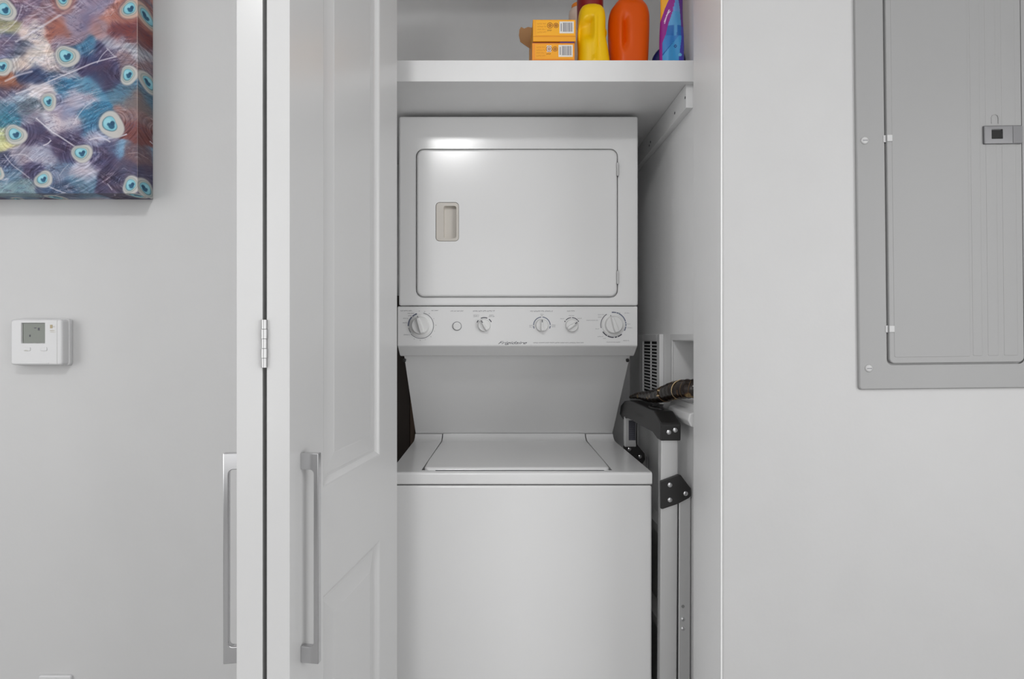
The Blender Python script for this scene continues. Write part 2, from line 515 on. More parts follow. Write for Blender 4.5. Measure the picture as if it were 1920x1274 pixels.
for px, py, w, sd in ((893, 591.5, 11, 10), (893, 594, 10, 11), (922, 591.5, 9, 12), (922, 594, 11, 13)):
    words(bp, kx(px), kz(py), k_(w), 0.0024, YP, sd)
cx, cz = kx(908), kz(610.5)
for a0, a1 in ((140, 158), (67, 116), (25, 53)): print_arc(bd, cx, cz, k_(14.6), a0, a1, 0.0026, YP, YP)
words(bp, kx(1016), kz(583.8), k_(43), 0.0034, YP, 14)
words(bp, kx(1016.5), kz(589.5), k_(7), 0.0022, YP, 15); words(bp, kx(1016.5), kz(592), k_(5), 0.0022, YP, 16)
for px, py, w, sd in ((996, 610.5, 7, 17), (996, 613.5, 7, 18), (1038, 610, 8, 19), (1038, 613, 8, 20)):
    words(bp, kx(px), kz(py), k_(w), 0.0022, YP, sd)
cx, cz = kx(1016), kz(610.5)
print_arc(bl, cx, cz, k_(15.6), 95, 178, 0.0024, YP, YP, 20); print_arc(bl, cx, cz, k_(15.6), 3, 86, 0.0024, YP, YP, 20)
print_arc(bl, cx, cz, k_(15.6), 184, 202, 0.0026, YP, YP); print_arc(bl, cx, cz, k_(15.6), -22, -4, 0.0026, YP, YP)
words(bp, kx(1071), kz(583.5), k_(15), 0.0030, YP, 21); words(bp, kx(1072), kz(592.3), k_(11), 0.0022, YP, 22)
words(bp, kx(1054.5), kz(598), k_(8), 0.0022, YP, 23); words(bp, kx(1087), kz(597.5), k_(9), 0.0022, YP, 24)
cx, cz = kx(1072), kz(611)
print_arc(bd, cx, cz, k_(15), 96, 136, 0.0022, YP, YP); print_arc(bd, cx, cz, k_(15), 42, 88, 0.0022, YP, YP)
print_arc(bd, cx, cz, k_(15), 144, 152, 0.0030, YP, YP); print_arc(bd, cx, cz, k_(15), 30, 38, 0.0030, YP, YP)
cx, cz = kx(1150), kz(609.5)
print_arc(bg, cx, cz, k_(23.5), 122, 195, 0.0024, YP, YP, 24)
for a0, a1 in ((77, 97), (66, 75), (16, 64), (6, 14), (-5, 4), (-28, -8)): print_arc(bl, cx, cz, k_(23.5), a0, a1, 0.003, YP, YP)
for a0, a1 in ((213, 240), (243, 272), (276, 287), (291, 312)): print_arc(bd, cx, cz, k_(23.5), a0, a1, 0.0032, YP, YP)
for px, py, w, sd in ((1127, 590.5, 12, 25), (1125, 595, 7, 26), (1111, 601, 23, 27), (1120, 617, 7, 28), (1126, 631.5, 11, 29), (1134, 635, 6, 30), (1176, 587.5, 10, 31),
                      (1179, 608, 6, 32), (1181, 615, 10, 33), (1174, 639, 11, 34), (1150, 642, 26, 35), (1149, 585.5, 4, 36), (1161, 587, 5, 37)):
    words(bp, kx(px), kz(py), k_(w), 0.0022, YP, sd)
words(bp, kx(1047.5), kz(643), k_(95), 0.0030, YP, 40)
obj('panel_print', bp, M_PRINT, cp)['kind'] = 'stuff'
text_mesh('panel_lettering', 'Frigidaire', M_PRINTD, cp, kx(934), k_(54), kz(645.6), YP, 0.0115, shear=0.55)

def knob(px, py, r, ang, big=False):
    """round knob with a grip ridge; ang = pointer direction in degrees, 90 up"""
    cx, cz = kx(px), kz(py)
    b = B()
    if big:
        lathe(b, [(r * 1.28, 0), (r * 1.28, 0.003), (r * 1.22, 0.004), (r * 1.03, 0.0045), (r, 0.006), (r * 0.97, 0.013), (r * 0.9, 0.015), (0.001, 0.0153)], (cx, YC, cz), n=40)
        g0, g1 = 0.012, 0.024
    else:
        lathe(b, [(r, 0), (r * 0.98, 0.008), (r * 0.9, 0.0105), (0.001, 0.011)], (cx, YC, cz), n=32)
        g0, g1 = 0.006, 0.019
    kb = obj('control_knob', b, M_KNOB, unit, smooth=40)
    a = math.radians(ang); ux, uz = math.cos(a), math.sin(a); wx, wz = -uz, ux
    g = B(); L = r * 0.93
    def q(l, w_, y): return (cx + ux * l + wx * w_, YC - y, cz + uz * l + wz * w_)
    ww = r * 0.34
    prof = [(-L, ww * 0.9), (-L * .5, ww), (L * .5, ww * .8), (L, ww * .62)]
    lo = [g.verts.new(q(l, w_, g0)) for l, w_ in prof] + [g.verts.new(q(l, -w_, g0)) for l, w_ in reversed(prof)]
    hi = [g.verts.new(q(l * 0.93, w_ * 0.6, g1)) for l, w_ in prof] + [g.verts.new(q(l * 0.93, -w_ * 0.6, g1)) for l, w_ in reversed(prof)]
    bridge(g, lo, hi); g.faces.new(hi); g.faces.new(list(reversed(lo)))
    obj('knob_grip', g, M_KNOB, kb, bevel=0.0015)
    m = B()
    if big:
        v = [m.verts.new(q(l, w_, 0.0050)) for l, w_ in ((r * 1.02, -0.0008), (r * 1.16, -0.0008), (r * 1.16, 0.0008), (r * 1.02, 0.0008))]
    else:
        v = [m.verts.new(q(l, w_, g1 + 0.0004)) for l, w_ in ((r * 0.45, -0.0011), (r * 0.86, -0.0011), (r * 0.86, 0.0011), (r * 0.45, 0.0011))]
    m.faces.new(v)
    obj('pointer_mark', m, M_PRINTD, kb)
knob(789, 611, k_(16.5), 108, True)
knob(908, 610.5, k_(11.8), 122)
knob(1016, 610.5, k_(12), 92)
knob(1072, 611, k_(12), 35)
knob(1150, 609.5, k_(16.5), 108, True)
b = B()
lathe(b, [(k_(8.6), 0), (k_(8.6), 0.0012), (k_(7.8), 0.0012)], (kx(857), YC, kz(612)), n=28)
bt = obj('button_bezel', b, M_PRINT, unit, smooth=40)
obj('start_button', lathe(B(), [(k_(7.6), 0), (k_(7.6), 0.004), (k_(6.6), 0.0055), (0.001, 0.0058)], (kx(857), YC, kz(612)), n=28), M_KNOB, bt, smooth=40)
# raked splash panel between dryer and washer
b = B()
prism(b, [(1.748, 1.2125), (2.008, 0.9355), (2.03, 0.915), (2.10, 0.915), (2.10, 1.2125)], 'x', UL + 0.001, UR - 0.001)
sp = obj('splash_panel', b, M_ENAMEL, unit, bevel=0.001)
for px in (758.5, 1176.5):
    pt = P(px, 676, 1.757)
    obj('panel_screw', lathe(B(), [(0.0048, -0.003), (0.0048, 0.003), (0.003, 0.0045)], pt, (0, -0.72, -0.69), 14), mat('dark_screw', (.05, .05, .05), .4, metal=.6), sp, smooth=40)
# washer cabinet, deck and lid
WZ = 0.9145
b = B()
slab(b, ucx, 0.02 + (0.880 - 0.02) / 2, uw, 0.880 - 0.02, 0.006, YWF, 2.12, 0.006)
obj('washer_cabinet', b, M_ENAMEL, unit, smooth=35)
obj('washer_plinth', box(B(), UL + .03, UR - .03, YWF + .04, 2.1, 0, 0.022), M_DARK, unit)
deck = B()
# deck profile in (y, z): rolled front lip, flat top, turned-up rear
pro = [(YWF + 0.004, 0.8825), (YWF, 0.886)]
for k in range(5):
    a = PI / 2 * k / 4
    pro.append((YWF + 0.007 - 0.007 * math.cos(a), WZ - 0.007 + 0.007 * math.sin(a)))
top = [(1.965, WZ)]
for k in range(1, 6):
    a = (PI / 2) * k / 6
    top.append((1.965 + 0.042 * math.sin(a), WZ + 0.026 * (1 - math.cos(a))))
lx0, lx1 = (792 - VX) / F * 1.538, (1146 - VX) / F * 1.538       # lid at the front
rx0, rx1 = (828.5 - VX) / F * 1.975, (1100 - VX) / F * 1.975     # lid at the back
G = 0.0022
yl = 1.535
# profile stations across the lid well
def edgex(y, side):
    t = min(1, max(0, (y - yl) / (1.975 - yl)))
    return (lx0 + (rx0 - lx0) * t) if side == 0 else (lx1 + (rx1 - lx1) * t)
full = pro + [(yl, WZ)] + [(yl + (1.965 - yl) * t, WZ) for t in (0.02, 0.25, 0.5, 0.75)] + top
cols = []
for (y, z) in full:
    well = y >= yl - 1e-6
    cols.append([deck.verts.new((x, y, z)) for x in (UL, edgex(max(y, yl), 0) - G, edgex(max(y, yl), 1) + G, UR)])
for i in range(len(full) - 1):
    for j in range(3):
        if j == 1 and full[i][0] >= yl - 1e-6: continue
        deck.faces.new((cols[i][j], cols[i][j + 1], cols[i + 1][j + 1], cols[i + 1][j]))
# well walls and floor
k0 = len(pro)
low = {}
for i in range(k0, len(full)):
    for j in (1, 2):
        c = cols[i][j].co; low[(i, j)] = deck.verts.new((c.x, c.y, c.z - 0.020))
for i in range(k0, len(full) - 1):
    for j in (1, 2): deck.faces.new((cols[i][j], cols[i + 1][j], low[(i + 1, j)], low[(i, j)]))
    deck.faces.new((low[(i, 1)], low[(i, 2)], low[(i + 1, 2)], low[(i + 1, 1)]))
deck.faces.new((cols[k0][1], cols[k0][2], low[(k0, 2)], low[(k0, 1)]))
# sides and bottom
bot = [deck.verts.new((x, 2.02, 0.8825)) for x in (UL, UR)]
for si, j in ((0, 0), (1, 3)):
    deck.faces.new([c[j] for c in cols] + [bot[si]])
dk = obj('washer_deck', deck, M_ENAMEL, unit, smooth=40)
lid = B()
st = [(yl + 0.003, -0.008), (yl + 0.0012, -0.003), (yl + 0.002, 0.002), (yl + 0.006, 0.0055), (yl + 0.014, 0.0065), (1.65, 0.005), (1.80, 0.0035), (1.94, 0.0022)]
lcols = []
def lidrow(y, z):
    a, c = edgex(y, 0), edgex(y, 1)
    cr = 0.0 if y > yl + 0.03 else 0.018 * (1 - math.sqrt(max(0, 1 - (1 - (y - yl) / 0.03) ** 2)))
    a += cr; c -= cr
    xs = [a, a + 0.0015, a + 0.006] + [a + (c - a) * t for t in (0.08, 0.2, 0.35, 0.5, 0.65, 0.8, 0.92)] + [c - 0.006, c - 0.0015, c]
    zs = [z - 0.012, z - 0.0022, z - 0.0003] + [z] * 7 + [z - 0.0003, z - 0.0022, z - 0.012]
    return [lid.verts.new((x, y, zz)) for x, zz in zip(xs, zs)]
for y, h in st: lcols.append(lidrow(y, WZ + h))
for (y, z) in top: lcols.append(lidrow(y, z + 0.0018))
for i in range(len(lcols) - 1):
    for j in range(len(lcols[0]) - 1):
        lid.faces.new((lcols[i][j], lcols[i][j + 1], lcols[i + 1][j + 1], lcols[i + 1][j]))
ld = obj('washer_lid', lid, M_ENAMEL, unit, smooth=40)
fb = B()
box(fb, lx0 + 0.035, lx1 - 0.02, yl - 0.0045, yl - 0.0005, WZ - 0.004, WZ + 0.0006)
obj('lid_finger_slot', fb, M_DARK, dk)

# brown boards stored behind the unit
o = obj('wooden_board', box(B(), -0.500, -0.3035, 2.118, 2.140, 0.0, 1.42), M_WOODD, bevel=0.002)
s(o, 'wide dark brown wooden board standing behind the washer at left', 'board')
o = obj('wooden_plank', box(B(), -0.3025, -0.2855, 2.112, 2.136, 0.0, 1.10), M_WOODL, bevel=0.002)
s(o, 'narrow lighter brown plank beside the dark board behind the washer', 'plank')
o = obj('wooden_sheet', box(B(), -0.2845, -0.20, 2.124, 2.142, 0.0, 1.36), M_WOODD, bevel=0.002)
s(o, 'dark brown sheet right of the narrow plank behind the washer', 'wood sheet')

# ------------------------------------------------------------------ recessed laundry box in the side wall
lb = thing('laundry_outlet_box', (XC, 1.53, HZ0), 'white recessed plastic laundry outlet box in closet side wall', 'outlet box')
b = B()
e = 0.0015
box(b, XC + .072, XC + .076, HY0 + e, HY1 - e, HZ0 + e, HZ1 - e)
box(b, XC, XC + .072, HY0 + e, HY0 + .004, HZ0 + e, HZ1 - e); box(b, XC, XC + .072, HY1 - .004, HY1 - e, HZ0 + e, HZ1 - e)
box(b, XC, XC + .072, HY0 + .004, HY1 - .004, HZ0 + e, HZ0 + .004); box(b, XC, XC + .072, HY0 + .004, HY1 - .004, HZ1 - .004, HZ1 - e)
obj('recess_shell', b, M_PLAST, lb)
b = B()
fo = 0.014
box(b, XC - .004, XC - .0005, HY1 - .002, HY1 + fo, HZ0 - fo, HZ1 + fo)
box(b, XC - .004, XC - .0005, HY0 - .012, HY1 - .002, HZ1 - .002, HZ1 + fo)
box(b, XC - .004, XC - .0005, HY0 - .012, HY1 - .002, HZ0 - fo, HZ0 + .002)
obj('box_flange', b, M_PLAST, lb, bevel=0.001)
b = B()
prism(b, [(XC - .0045, HZ0 - .012), (XC - .022, HZ0 - .018), (XC - .026, HZ0 - .035), (XC - .018, HZ0 - .05), (XC - .001, HZ0 - .054), (XC - .001, HZ0 - .012)], 'y', 1.43, 1.60)
obj('drip_sill', b, M_PLAST, lb, bevel=0.004)
b = B()
tube(b, [(XC + .05, 1.572, HZ0 + .005), (XC + .05, 1.572, HZ0 + .075)], 0.006, 12)
obj('supply_pipe', b, M_STEEL, lb)

# ------------------------------------------------------------------ wall register
rg = thing('wall_register', (XC, 1.85, 1.07), 'grey louvred vent register on the closet side wall', 'vent')
y0, y1, z0, z1 = 1.722, 1.965, 1.068, 1.276
sy0, sy1, sz0, sz1 = 1.752, 1.915, 1.092, 1.254
b = B()
box(b, XC - .013, XC - .0005, y0, sy0, z0, z1); box(b, XC - .013, XC - .0005, sy1, y1, z0, z1)
box(b, XC - .013, XC - .0005, sy0, sy1, z0, sz0); box(b, XC - .013, XC - .0005, sy0, sy1, sz1, z1)
obj('register_frame', b, M_PLAST, rg, bevel=0.002)
obj('register_back', box(B(), XC - .0078, XC - .0008, sy0, sy1, sz0, sz1), M_DARK, rg)
obj('centre_bar', box(B(), XC - .0115, XC - .0079, 1.824, 1.829, sz0, sz1), M_PLAST, rg)
N = 16; step = (sz1 - sz0) / N
b = B()
box(b, -.003, 0, sy0, sy1, -0.0019, 0.0019)
bmesh.ops.translate(b, verts=b.verts, vec=(0, -1.85, 0))
me = None
for k in range(1, N):
    if me is None:
        ob = obj('slat', b, M_PLAST, rg, local=True); me = ob.data
    else:
        ob = bpy.data.objects.new('slat', me); COL.objects.link(ob); ob.parent = rg
    ob.location = (-0.0079, 0, sz0 + k * step - 1.07)

# ------------------------------------------------------------------ folded step ladder
lad = thing('step_ladder', (0.46, 1.68, 0), 'folded aluminium step ladder with black top cap squeezed beside the washer', 'ladder')
def channel(name, x0, x1, y, z0, z1, lean=0.0, back=0.025, sgn=1, parent=lad):
    """U-channel rail: web facing the camera side, flanges running in depth"""
    t = 0.0016; l = 0.0022
    poly = [(x0, y), (x0 + l, y - 0.001 * sgn), (x1 - l, y - 0.001 * sgn), (x1, y), (x1, y + back * sgn), (x1 - t, y + back * sgn), (x1 - t, y + t * sgn),
            (x0 + t, y + t * sgn), (x0 + t, y + back * sgn), (x0, y + back * sgn)]
    b = B(); prism(b, poly, 'z', z0, z1)
    for v in b.verts:
        v.co.x += lean * (z1 - v.co.z)
    return obj(name, b, M_ALU, parent)
LY = 1.478
channel('front_rail', 0.4268, 0.4692, LY, 0.012, 1.018, lean=-0.006)
channel('rear_rail', 0.4728, 0.5020, LY + 0.002, 0.012, 0.880, lean=-0.004)
channel('front_rail', 0.4268, 0.4680, 1.905, 0.012, 1.018, sgn=-1, lean=-0.006)
channel('rear_rail', 0.4728, 0.5000, 1.903, 0.012, 0.880, sgn=-1, lean=-0.004)
for zz in (0.25, 0.50, 0.75):
    obj('step_tread', box(B(), 0.432, 0.465, LY + 0.003, 1.902, zz, zz + 0.022), M_ALU, lad)
for yy0, yy1 in ((LY - 0.003, LY + 0.03), (1.877, 1.908)):
    for xx0, xx1 in ((0.4205, 0.4675), (0.4685, 0.4995)):
        obj('ladder_foot', box(B(), xx0, xx1, yy0, yy1, 0, 0.03), M_BLKP, lad, bevel=0.003)
# top cap
cx0, cx1 = 0.4225, 0.4735
prof = [(1.468, 1.004), (1.466, 1.044), (1.471, 1.0495), (1.530, 1.0715), (1.80, 1.0715), (1.875, 1.062), (1.93, 1.040), (1.945, 1.010), (1.90, 0.999), (1.84, 1.012), (1.545, 1.014), (1.50, 1.004)]
b = B(); prism(b, prof, 'x', cx0, cx1)
cap = obj('top_cap', b, M_BLKP, lad, bevel=0.0025)
b = B()
pts = []
for k in range(33):
    a = 2 * PI * k / 32
    pts.append((0.449 + 0.015 * math.cos(a), 1.60 + 0.045 * math.sin(a), 1.0725))
tube(b, pts, 0.0028, 8, caps=False)
obj('tool_ring', b, M_BLKP, cap, smooth=60)
bw = B()
words(bw, 0, 0, 0.115, 0.009, 0, 77)
for v in bw.verts:
    x, z = v.co.x, v.co.z
    v.co = Vector((cx0 - 0.0003, 1.685 - x, 1.042 + z))
obj('cap_print', bw, mat('faint_cap_print', (0.055, 0.05, 0.048), 0.5), cap)
def rivet(p, ax, parent, r=0.0058):
    obj('rivet', lathe(B(), [(r, -0.001), (r, 0.0012), (r * .6, 0.0026), (r * .3, 0.0028)], p, ax, 16), M_CHROME, parent, smooth=50)
rivet((0.4425, 1.4658, CZ - (811 - VY) / F * 1.466), (0, -1, 0), cap)
rivet((0.4585, 1.4658, CZ - (807 - VY) / F * 1.466), (0, -1, 0), cap)
# hinge brackets
def bracket(pts, y0, y1):
    b = B(); prism(b, pts, 'y', y0, y1)
    return obj('hinge_bracket', b, M_BLKP, lad, bevel=0.002)
def q2(px, py, d): v = P(px, py, d); return (v.x, v.z)
d_ = 1.470
hbk = bracket([q2(*a, d_) for a in ((1238.5, 903), (1272, 890.5), (1277, 892), (1296, 917), (1296.5, 930), (1292, 935), (1271, 946), (1243, 955.5), (1239, 955))], d_, LY + 0.001)
for px, py in ((1256, 910), (1256, 938), (1285.5, 926)): v = P(px, py, d_); rivet(v, (0, -1, 0), hbk)
d_ = 1.880
hbk = bracket([q2(*a, d_) for a in ((1168, 836), (1187, 829), (1192, 832), (1207, 850), (1208, 861), (1204, 868), (1170, 880))], d_ - 0.012, d_ - 0.002)
for px, py in ((1180, 843), (1200, 857)): v = P(px, py, d_ - 0.012); rivet(v, (0, -1, 0), hbk)
# rating label on the far rail
lbb = B()
zt, zb = CZ - (789 - VY) / F * 1.865, CZ - (826 - VY) / F * 1.865
obj('label_plate', box(B(), 0.4215, 0.4585, 1.866, 1.877, zb - 0.022, zt + 0.012), M_ALU, lad, bevel=0.002)
obj('rating_label', box(B(), 0.4345, 0.4565, 1.8650, 1.8658, zb, zt), M_PRINTD, lad)
lw_ = B()
for k in range(9): words(lw_, 0.4455, zb + 0.004 + k * (zt - zb - 0.008) / 8, 0.018, 0.0028, 1.8648, 60 + k)
obj('label_print', lw_, M_PRINT, lad)
# bolts low on the rails
for px, py in ((1281, 1162), (1281, 1180)): rivet((0.4825, LY + 0.0008, CZ - (py - VY) / F * LY), (0, -1, 0), lad, 0.0048)
obj('rail_hole', lathe(B(), [(0.0042, 0), (0.0042, 0.0004)], (0.4825, LY + 0.0008, CZ - (1138 - VY) / F * LY), (0, -1, 0), 16), M_STEEL, lad)

# ------------------------------------------------------------------ tied brown bundle on the ladder cap
M_BUN = mat('patterned_brown_film', (0.020, 0.011, 0.006), 0.22, bump=0.5, bscale=40)
nt = M_BUN.node_tree; bs = nt.nodes['Principled BSDF']
tcn = nt.nodes.new('ShaderNodeTexCoord')
vn = nt.nodes.new('ShaderNodeTexNoise'); vn.inputs['Scale'].default_value = 38; vn.inputs['Detail'].default_value = 1
nt.links.new(tcn.outputs['Object'], vn.inputs['Vector'])
cr = nt.nodes.new('ShaderNodeValToRGB')
cr.color_ramp.elements[0].position = 0.60; cr.color_ramp.elements[0].color = (0.016, 0.009, 0.006, 1)
cr.color_ramp.elements[1].position = 0.70; cr.color_ramp.elements[1].color = (0.22, 0.15, 0.06, 1)
e2 = cr.color_ramp.elements.new(0.66); e2.color = (0.07, 0.034, 0.015, 1)
nt.links.new(vn.outputs['Fac'], cr.inputs['Fac']); nt.links.new(cr.outputs['Color'], bs.inputs['Base Color'])
bun = thing('tied_bundle', (0.46, 1.6, 1.075), 'glossy dark brown patterned bundle tied with cream cord, lying on ladder cap', 'bundle')
cen = [Vector((0.528, 1.452, 1.137)), P(1290, 729.5, 1.472), P(1264, 733, 1.525), P(1241, 741, 1.60), Vector((0.4560, 1.70, 1.0935)), Vector((0.4490, 1.80, 1.0865)), Vector((0.440, 1.868, 1.0745))]
path = spline(cen, 10); nn = len(path)
rads = []
for i in range(nn):
    t = i / (nn - 1)
    base = np.interp(t, [0, .17, .33, .5, .67, .83, 1], [0.022, 0.0245, 0.024, 0.021, 0.0165, 0.0105, 0.004])
    rads.append(float(base * (1 + 0.05 * math.sin(i * 2.1))))
bb = obj('bundle_body', tube(B(), path, rads, 20), M_BUN, bun, smooth=60)
def band(i, tilt, rr_, mc=None):
    p = path[i]; t = (path[i + 1] - path[i - 1]).normalized()
    t = (t + Vector(tilt)).normalized()
    u = t.orthogonal().normalized(); v = t.cross(u); R_ = rads[i] + 0.001
    b = B(); pts = [p + (u * math.cos(2 * PI * k / 24) + v * math.sin(2 * PI * k / 24)) * R_ for k in range(25)]
    tube(b, pts, rr_, 6, caps=False)
    return obj('tie_cord', b, mc or M_CREAM, bun, smooth=60)
band(15, (0.15, 0.2, 0.35), 0.0013); band(27, (0.0, 0.1, -0.3), 0.0008, M_TAN); band(8, (0, 0, 0.2), 0.0005, M_TAN); band(11, (0, 0, 0.2), 0.0005, M_TAN)
# small knot with loose ends
kp = path[29] + Vector((-0.006, -0.018, 0.006))
for k, (dx_, dy_, dz_) in enumerate(((-.016, -.004, .008), (-.018, -.002, -.008), (.004, -.003, -.016), (.012, -.002, -.014), (.006, -.004, .012))):
    b = B()
    tube(b, [kp, kp + Vector((dx_ * .5, dy_ - .003, dz_ * .7)), kp + Vector((dx_, dy_, dz_))], [0.0012, 0.0026 if k < 3 else .0012, 0.0012], 8)
    obj('cord_end', b, M_CREAM, bun, smooth=60)

# ------------------------------------------------------------------ things on the shelf
def dryer_box(zb, h, px0, px1, m, label, stamp_white):
    x0, x1 = (px0 - VX) / F * 1.475, (px1 - VX) / F * 1.475
    t = thing('detergent_carton', ((x0 + x1) / 2, 1.475, zb), label, 'box', 'yellow cartons on the shelf')
    y0 = 1.475
    obj('carton_body', box(B(), x0, x1, y0, y0 + 0.155, zb, zb + h), m, t, bevel=0.0015)
    w = x1 - x0
    b = B(); box(b, x0 + w * .07, x1 - .003, y0 - 0.0006, y0 + .001, zb + h * .27, zb + h * .93)
    pn = obj('print_panel', b, M_BOXY if m is M_BOXO else mat('amber_print', s2l((250, 178, 26)), .45), t)
    b = B(); box(b, x0, x1, y0 - 0.0003, y0 + .001, zb + h * .215, zb + h * .235); obj('fold_line', b, M_BOXP, t)
    b = B()
    for k in range(4): words(b, x0 + w * .215, zb + h * (.80 - .13 * k), w * .22, .0032, y0 - .0009, 80 + k)
    obj('carton_text', b, M_BOXP, t)
    b = B()
    for cxx, rr_ in ((.40, .0068), (.54, .0058)):
        arc(b, x0 + w * cxx, zb + h * .72, rr_, 0, 360, .0014, y0 - .0009, 0, 20)
        arc(b, x0 + w * cxx, zb + h * .72, rr_ * .4, 0, 360, .0022, y0 - .0009, 0, 10)
    words(b, x0 + w * .40, zb + h * .50, w * .12, .0042, y0 - .0009, 90)
    obj('carton_stamp', b, M_BOXB, t)
    if stamp_white:
        obj('stamp_patch', box(B(), x0 + w * .345, x0 + w * .455, y0 - .0008, y0 + .001, zb + h * .58, zb + h * .88), mat('white_print', (.75, .72, .68), .5), t)
    b = B(); bx0, bx1, bz0, bz1 = x0 + w * .62, x0 + w * .955, zb + h * .36, zb + h * .90
    box(b, bx0, bx1, y0 - .0010, y0 + .001, bz0, bz1)
    bc = obj('barcode_patch', b, mat('barcode_white', (.80, .77, .72), .5), t)
    b = B(); R = random.Random(5); x = bx0 + .009
    while x < bx1 - .005:
        bw_ = R.choice((.0006, .0009, .0013)); box(b, x, x + bw_, y0 - .0014, y0 - .0009, bz0 + .004, bz1 - .003); x += bw_ + R.choice((.0006, .0009, .0012))
    box(b, bx0 + .0035, bx0 + .0055, y0 - .0014, y0 - .0009, bz0 + .005, bz1 - .005)
    obj('barcode_bars', b, mat('barcode_ink', (.20, .20, .24), .5), bc)
    return t, x0, x1, y0
t, x0, x1, y0 = dryer_box(SZ, 0.0560, 997.5, 1077.5, M_BOXO, 'orange carton under the other one on the shelf, white stamp on its side', True)
b = B(); box(b, x0 + (x1 - x0) * .62, x1 - .001, y0 - .0004, y0 + .01, SZ + .0565, SZ + .0592)
obj('purple_band', box(B(), x0 + (x1 - x0) * .66, x1 - .001, y0 + .001, y0 + .15, SZ + .0560, SZ + .0598), M_PURP, t); b.free()
obj('red_band', box(B(), x0 + .001, x0 + (x1 - x0) * .66, y0 + .002, y0 + .15, SZ + .0560, SZ + .0585), M_BROWNRED, t)
t2, x0, x1, y0 = dryer_box(SZ + .0600, 0.0555, 999.0, 1079.5, M_BOXY, 'yellow carton lying on top of the orange one, torn flap at its back', False)
b = B()
yy = 1.57
fl = [(1003, 47), (998, 52), (990, 50.5), (983, 53.5), (977, 50.5), (973.8, 56), (973, 66), (975.5, 78), (981, 82), (988, 87), (994, 91), (1003, 92)]
prism(b, [(P(a, c, yy).x, P(a, c, yy).z) for a, c in fl], 'y', yy, yy + 0.0018)
s(obj('torn_flap', b, M_CARD, t2), 'brown torn cardboard flap')

def loft_jug(levels, cx, cy, z0, m=72, p=2.6, dent=None):
    """levels: (z, half width left, half width right, half depth); superellipse sections"""
    b = B(); prev = None
    L = []
    for i in range(len(levels) - 1):
        for k in range(4):
            t = k / 4
            def cm(j):
                a0, a1, a2, a3 = [levels[max(0, min(len(levels) - 1, i + d))][j] for d in (-1, 0, 1, 2)]
                return .5 * (2 * a1 + (a2 - a0) * t + (2 * a0 - 5 * a1 + 4 * a2 - a3) * t * t + (3 * a1 - a0 - 3 * a2 + a3) * t ** 3)
            L.append((levels[i][0] + (levels[i + 1][0] - levels[i][0]) * t, cm(1), cm(2), cm(3)))
    L.append(levels[-1])
    first = None
    for (z, wl, wr, hd) in L:
        cur = []
        for k in range(m):
            a = 2 * PI * k / m; c, s_ = math.cos(a), math.sin(a)
            x = abs(c) ** (2 / p) * (1 if c > 0 else -1); y = abs(s_) ** (2 / p) * (1 if s_ > 0 else -1)
            X = x * (wr if x > 0 else wl); Y = y * hd
            if dent: X, Y = dent(X, Y, z)
            cur.append(b.verts.new((cx + X, cy + Y, z0 + z)))
        if prev: bridge(b, prev, cur)
        else: first = cur
        prev = cur
    b.faces.new(prev); b.faces.new(list(reversed(first)))
    return b

def sm(x, a, c):
    t = min(1, max(0, (x - a) / (c - a))); return t * t * (3 - 2 * t)
# yellow jug
cy = 1.505; D0 = 1.475; kk = D0 / F
yx = (1114 - VX) * kk
jy = thing('detergent_jug', (yx, cy, SZ), 'yellow plastic detergent jug with dark red cap on the shelf', 'jug')
def dent_y(X, Y, z):
    if Y < 0:
        f = sm(-Y, 0.008, 0.022)
        zl = (z - 0.02) / kk                     # picture rows above the base
        m1 = sm(X, -0.040, -0.034) * (1 - sm(X, -0.006, 0.001)) * sm(z, 0.060, 0.088) * (1 - sm(z, 0.108 + 0.012 * (X + .03) / .03, 0.116 + 0.014 * (X + .03) / .03))
        Y += 0.016 * m1 * f
        m2 = math.exp(-((X - 0.003 + 0.10 * max(0, 0.05 - z)) / 0.0042) ** 2) * (1 - sm(z, 0.118, 0.14))
        Y -= 0.005 * m2 * f
        m3 = math.exp(-((X - 0.0105) / 0.003) ** 2) * (1 - sm(z, 0.09, 0.13))
        Y += 0.003 * m3 * f
    return X, Y
lv = [(0, .036, .043, .030), (.004, .0375, .0455, .032), (.03, .0365, .043, .032), (.055, .037, .039, .032), (.085, .0385, .0335, .031), (.105, .0375, .0335, .030), (.130, .0365, .0335, .029), (.150, .0335, .031, .026), (.161, .027, .025, .019), (.1675, .016, .015, .010), (.169, .004, .004, .003)]
obj('jug_body', loft_jug(lv, yx, cy, SZ, p=2.7, dent=dent_y), M_YEL, jy, smooth=70)
lb_ = B()
for k in range(11):
    pass
obj('jug_knuckle', loft_jug([(0, .004, .002, .004), (.008, .008, .009, .010), (.018, .010, .012, .013), (.028, .008, .010, .010), (.038, .003, .003, .004)], yx + .0285, cy + .012, SZ + .083, m=24, p=2.0), M_YEL, jy, smooth=70)
lb_.free()
obj('jug_cap', lathe(B(), [(.034, .128), (.0345, .13), (.0345, .205), (.032, .21), (.001, .211)], (yx + .0005, cy + .035, SZ), (0, 0, 1), 40), M_RED, jy, smooth=40)
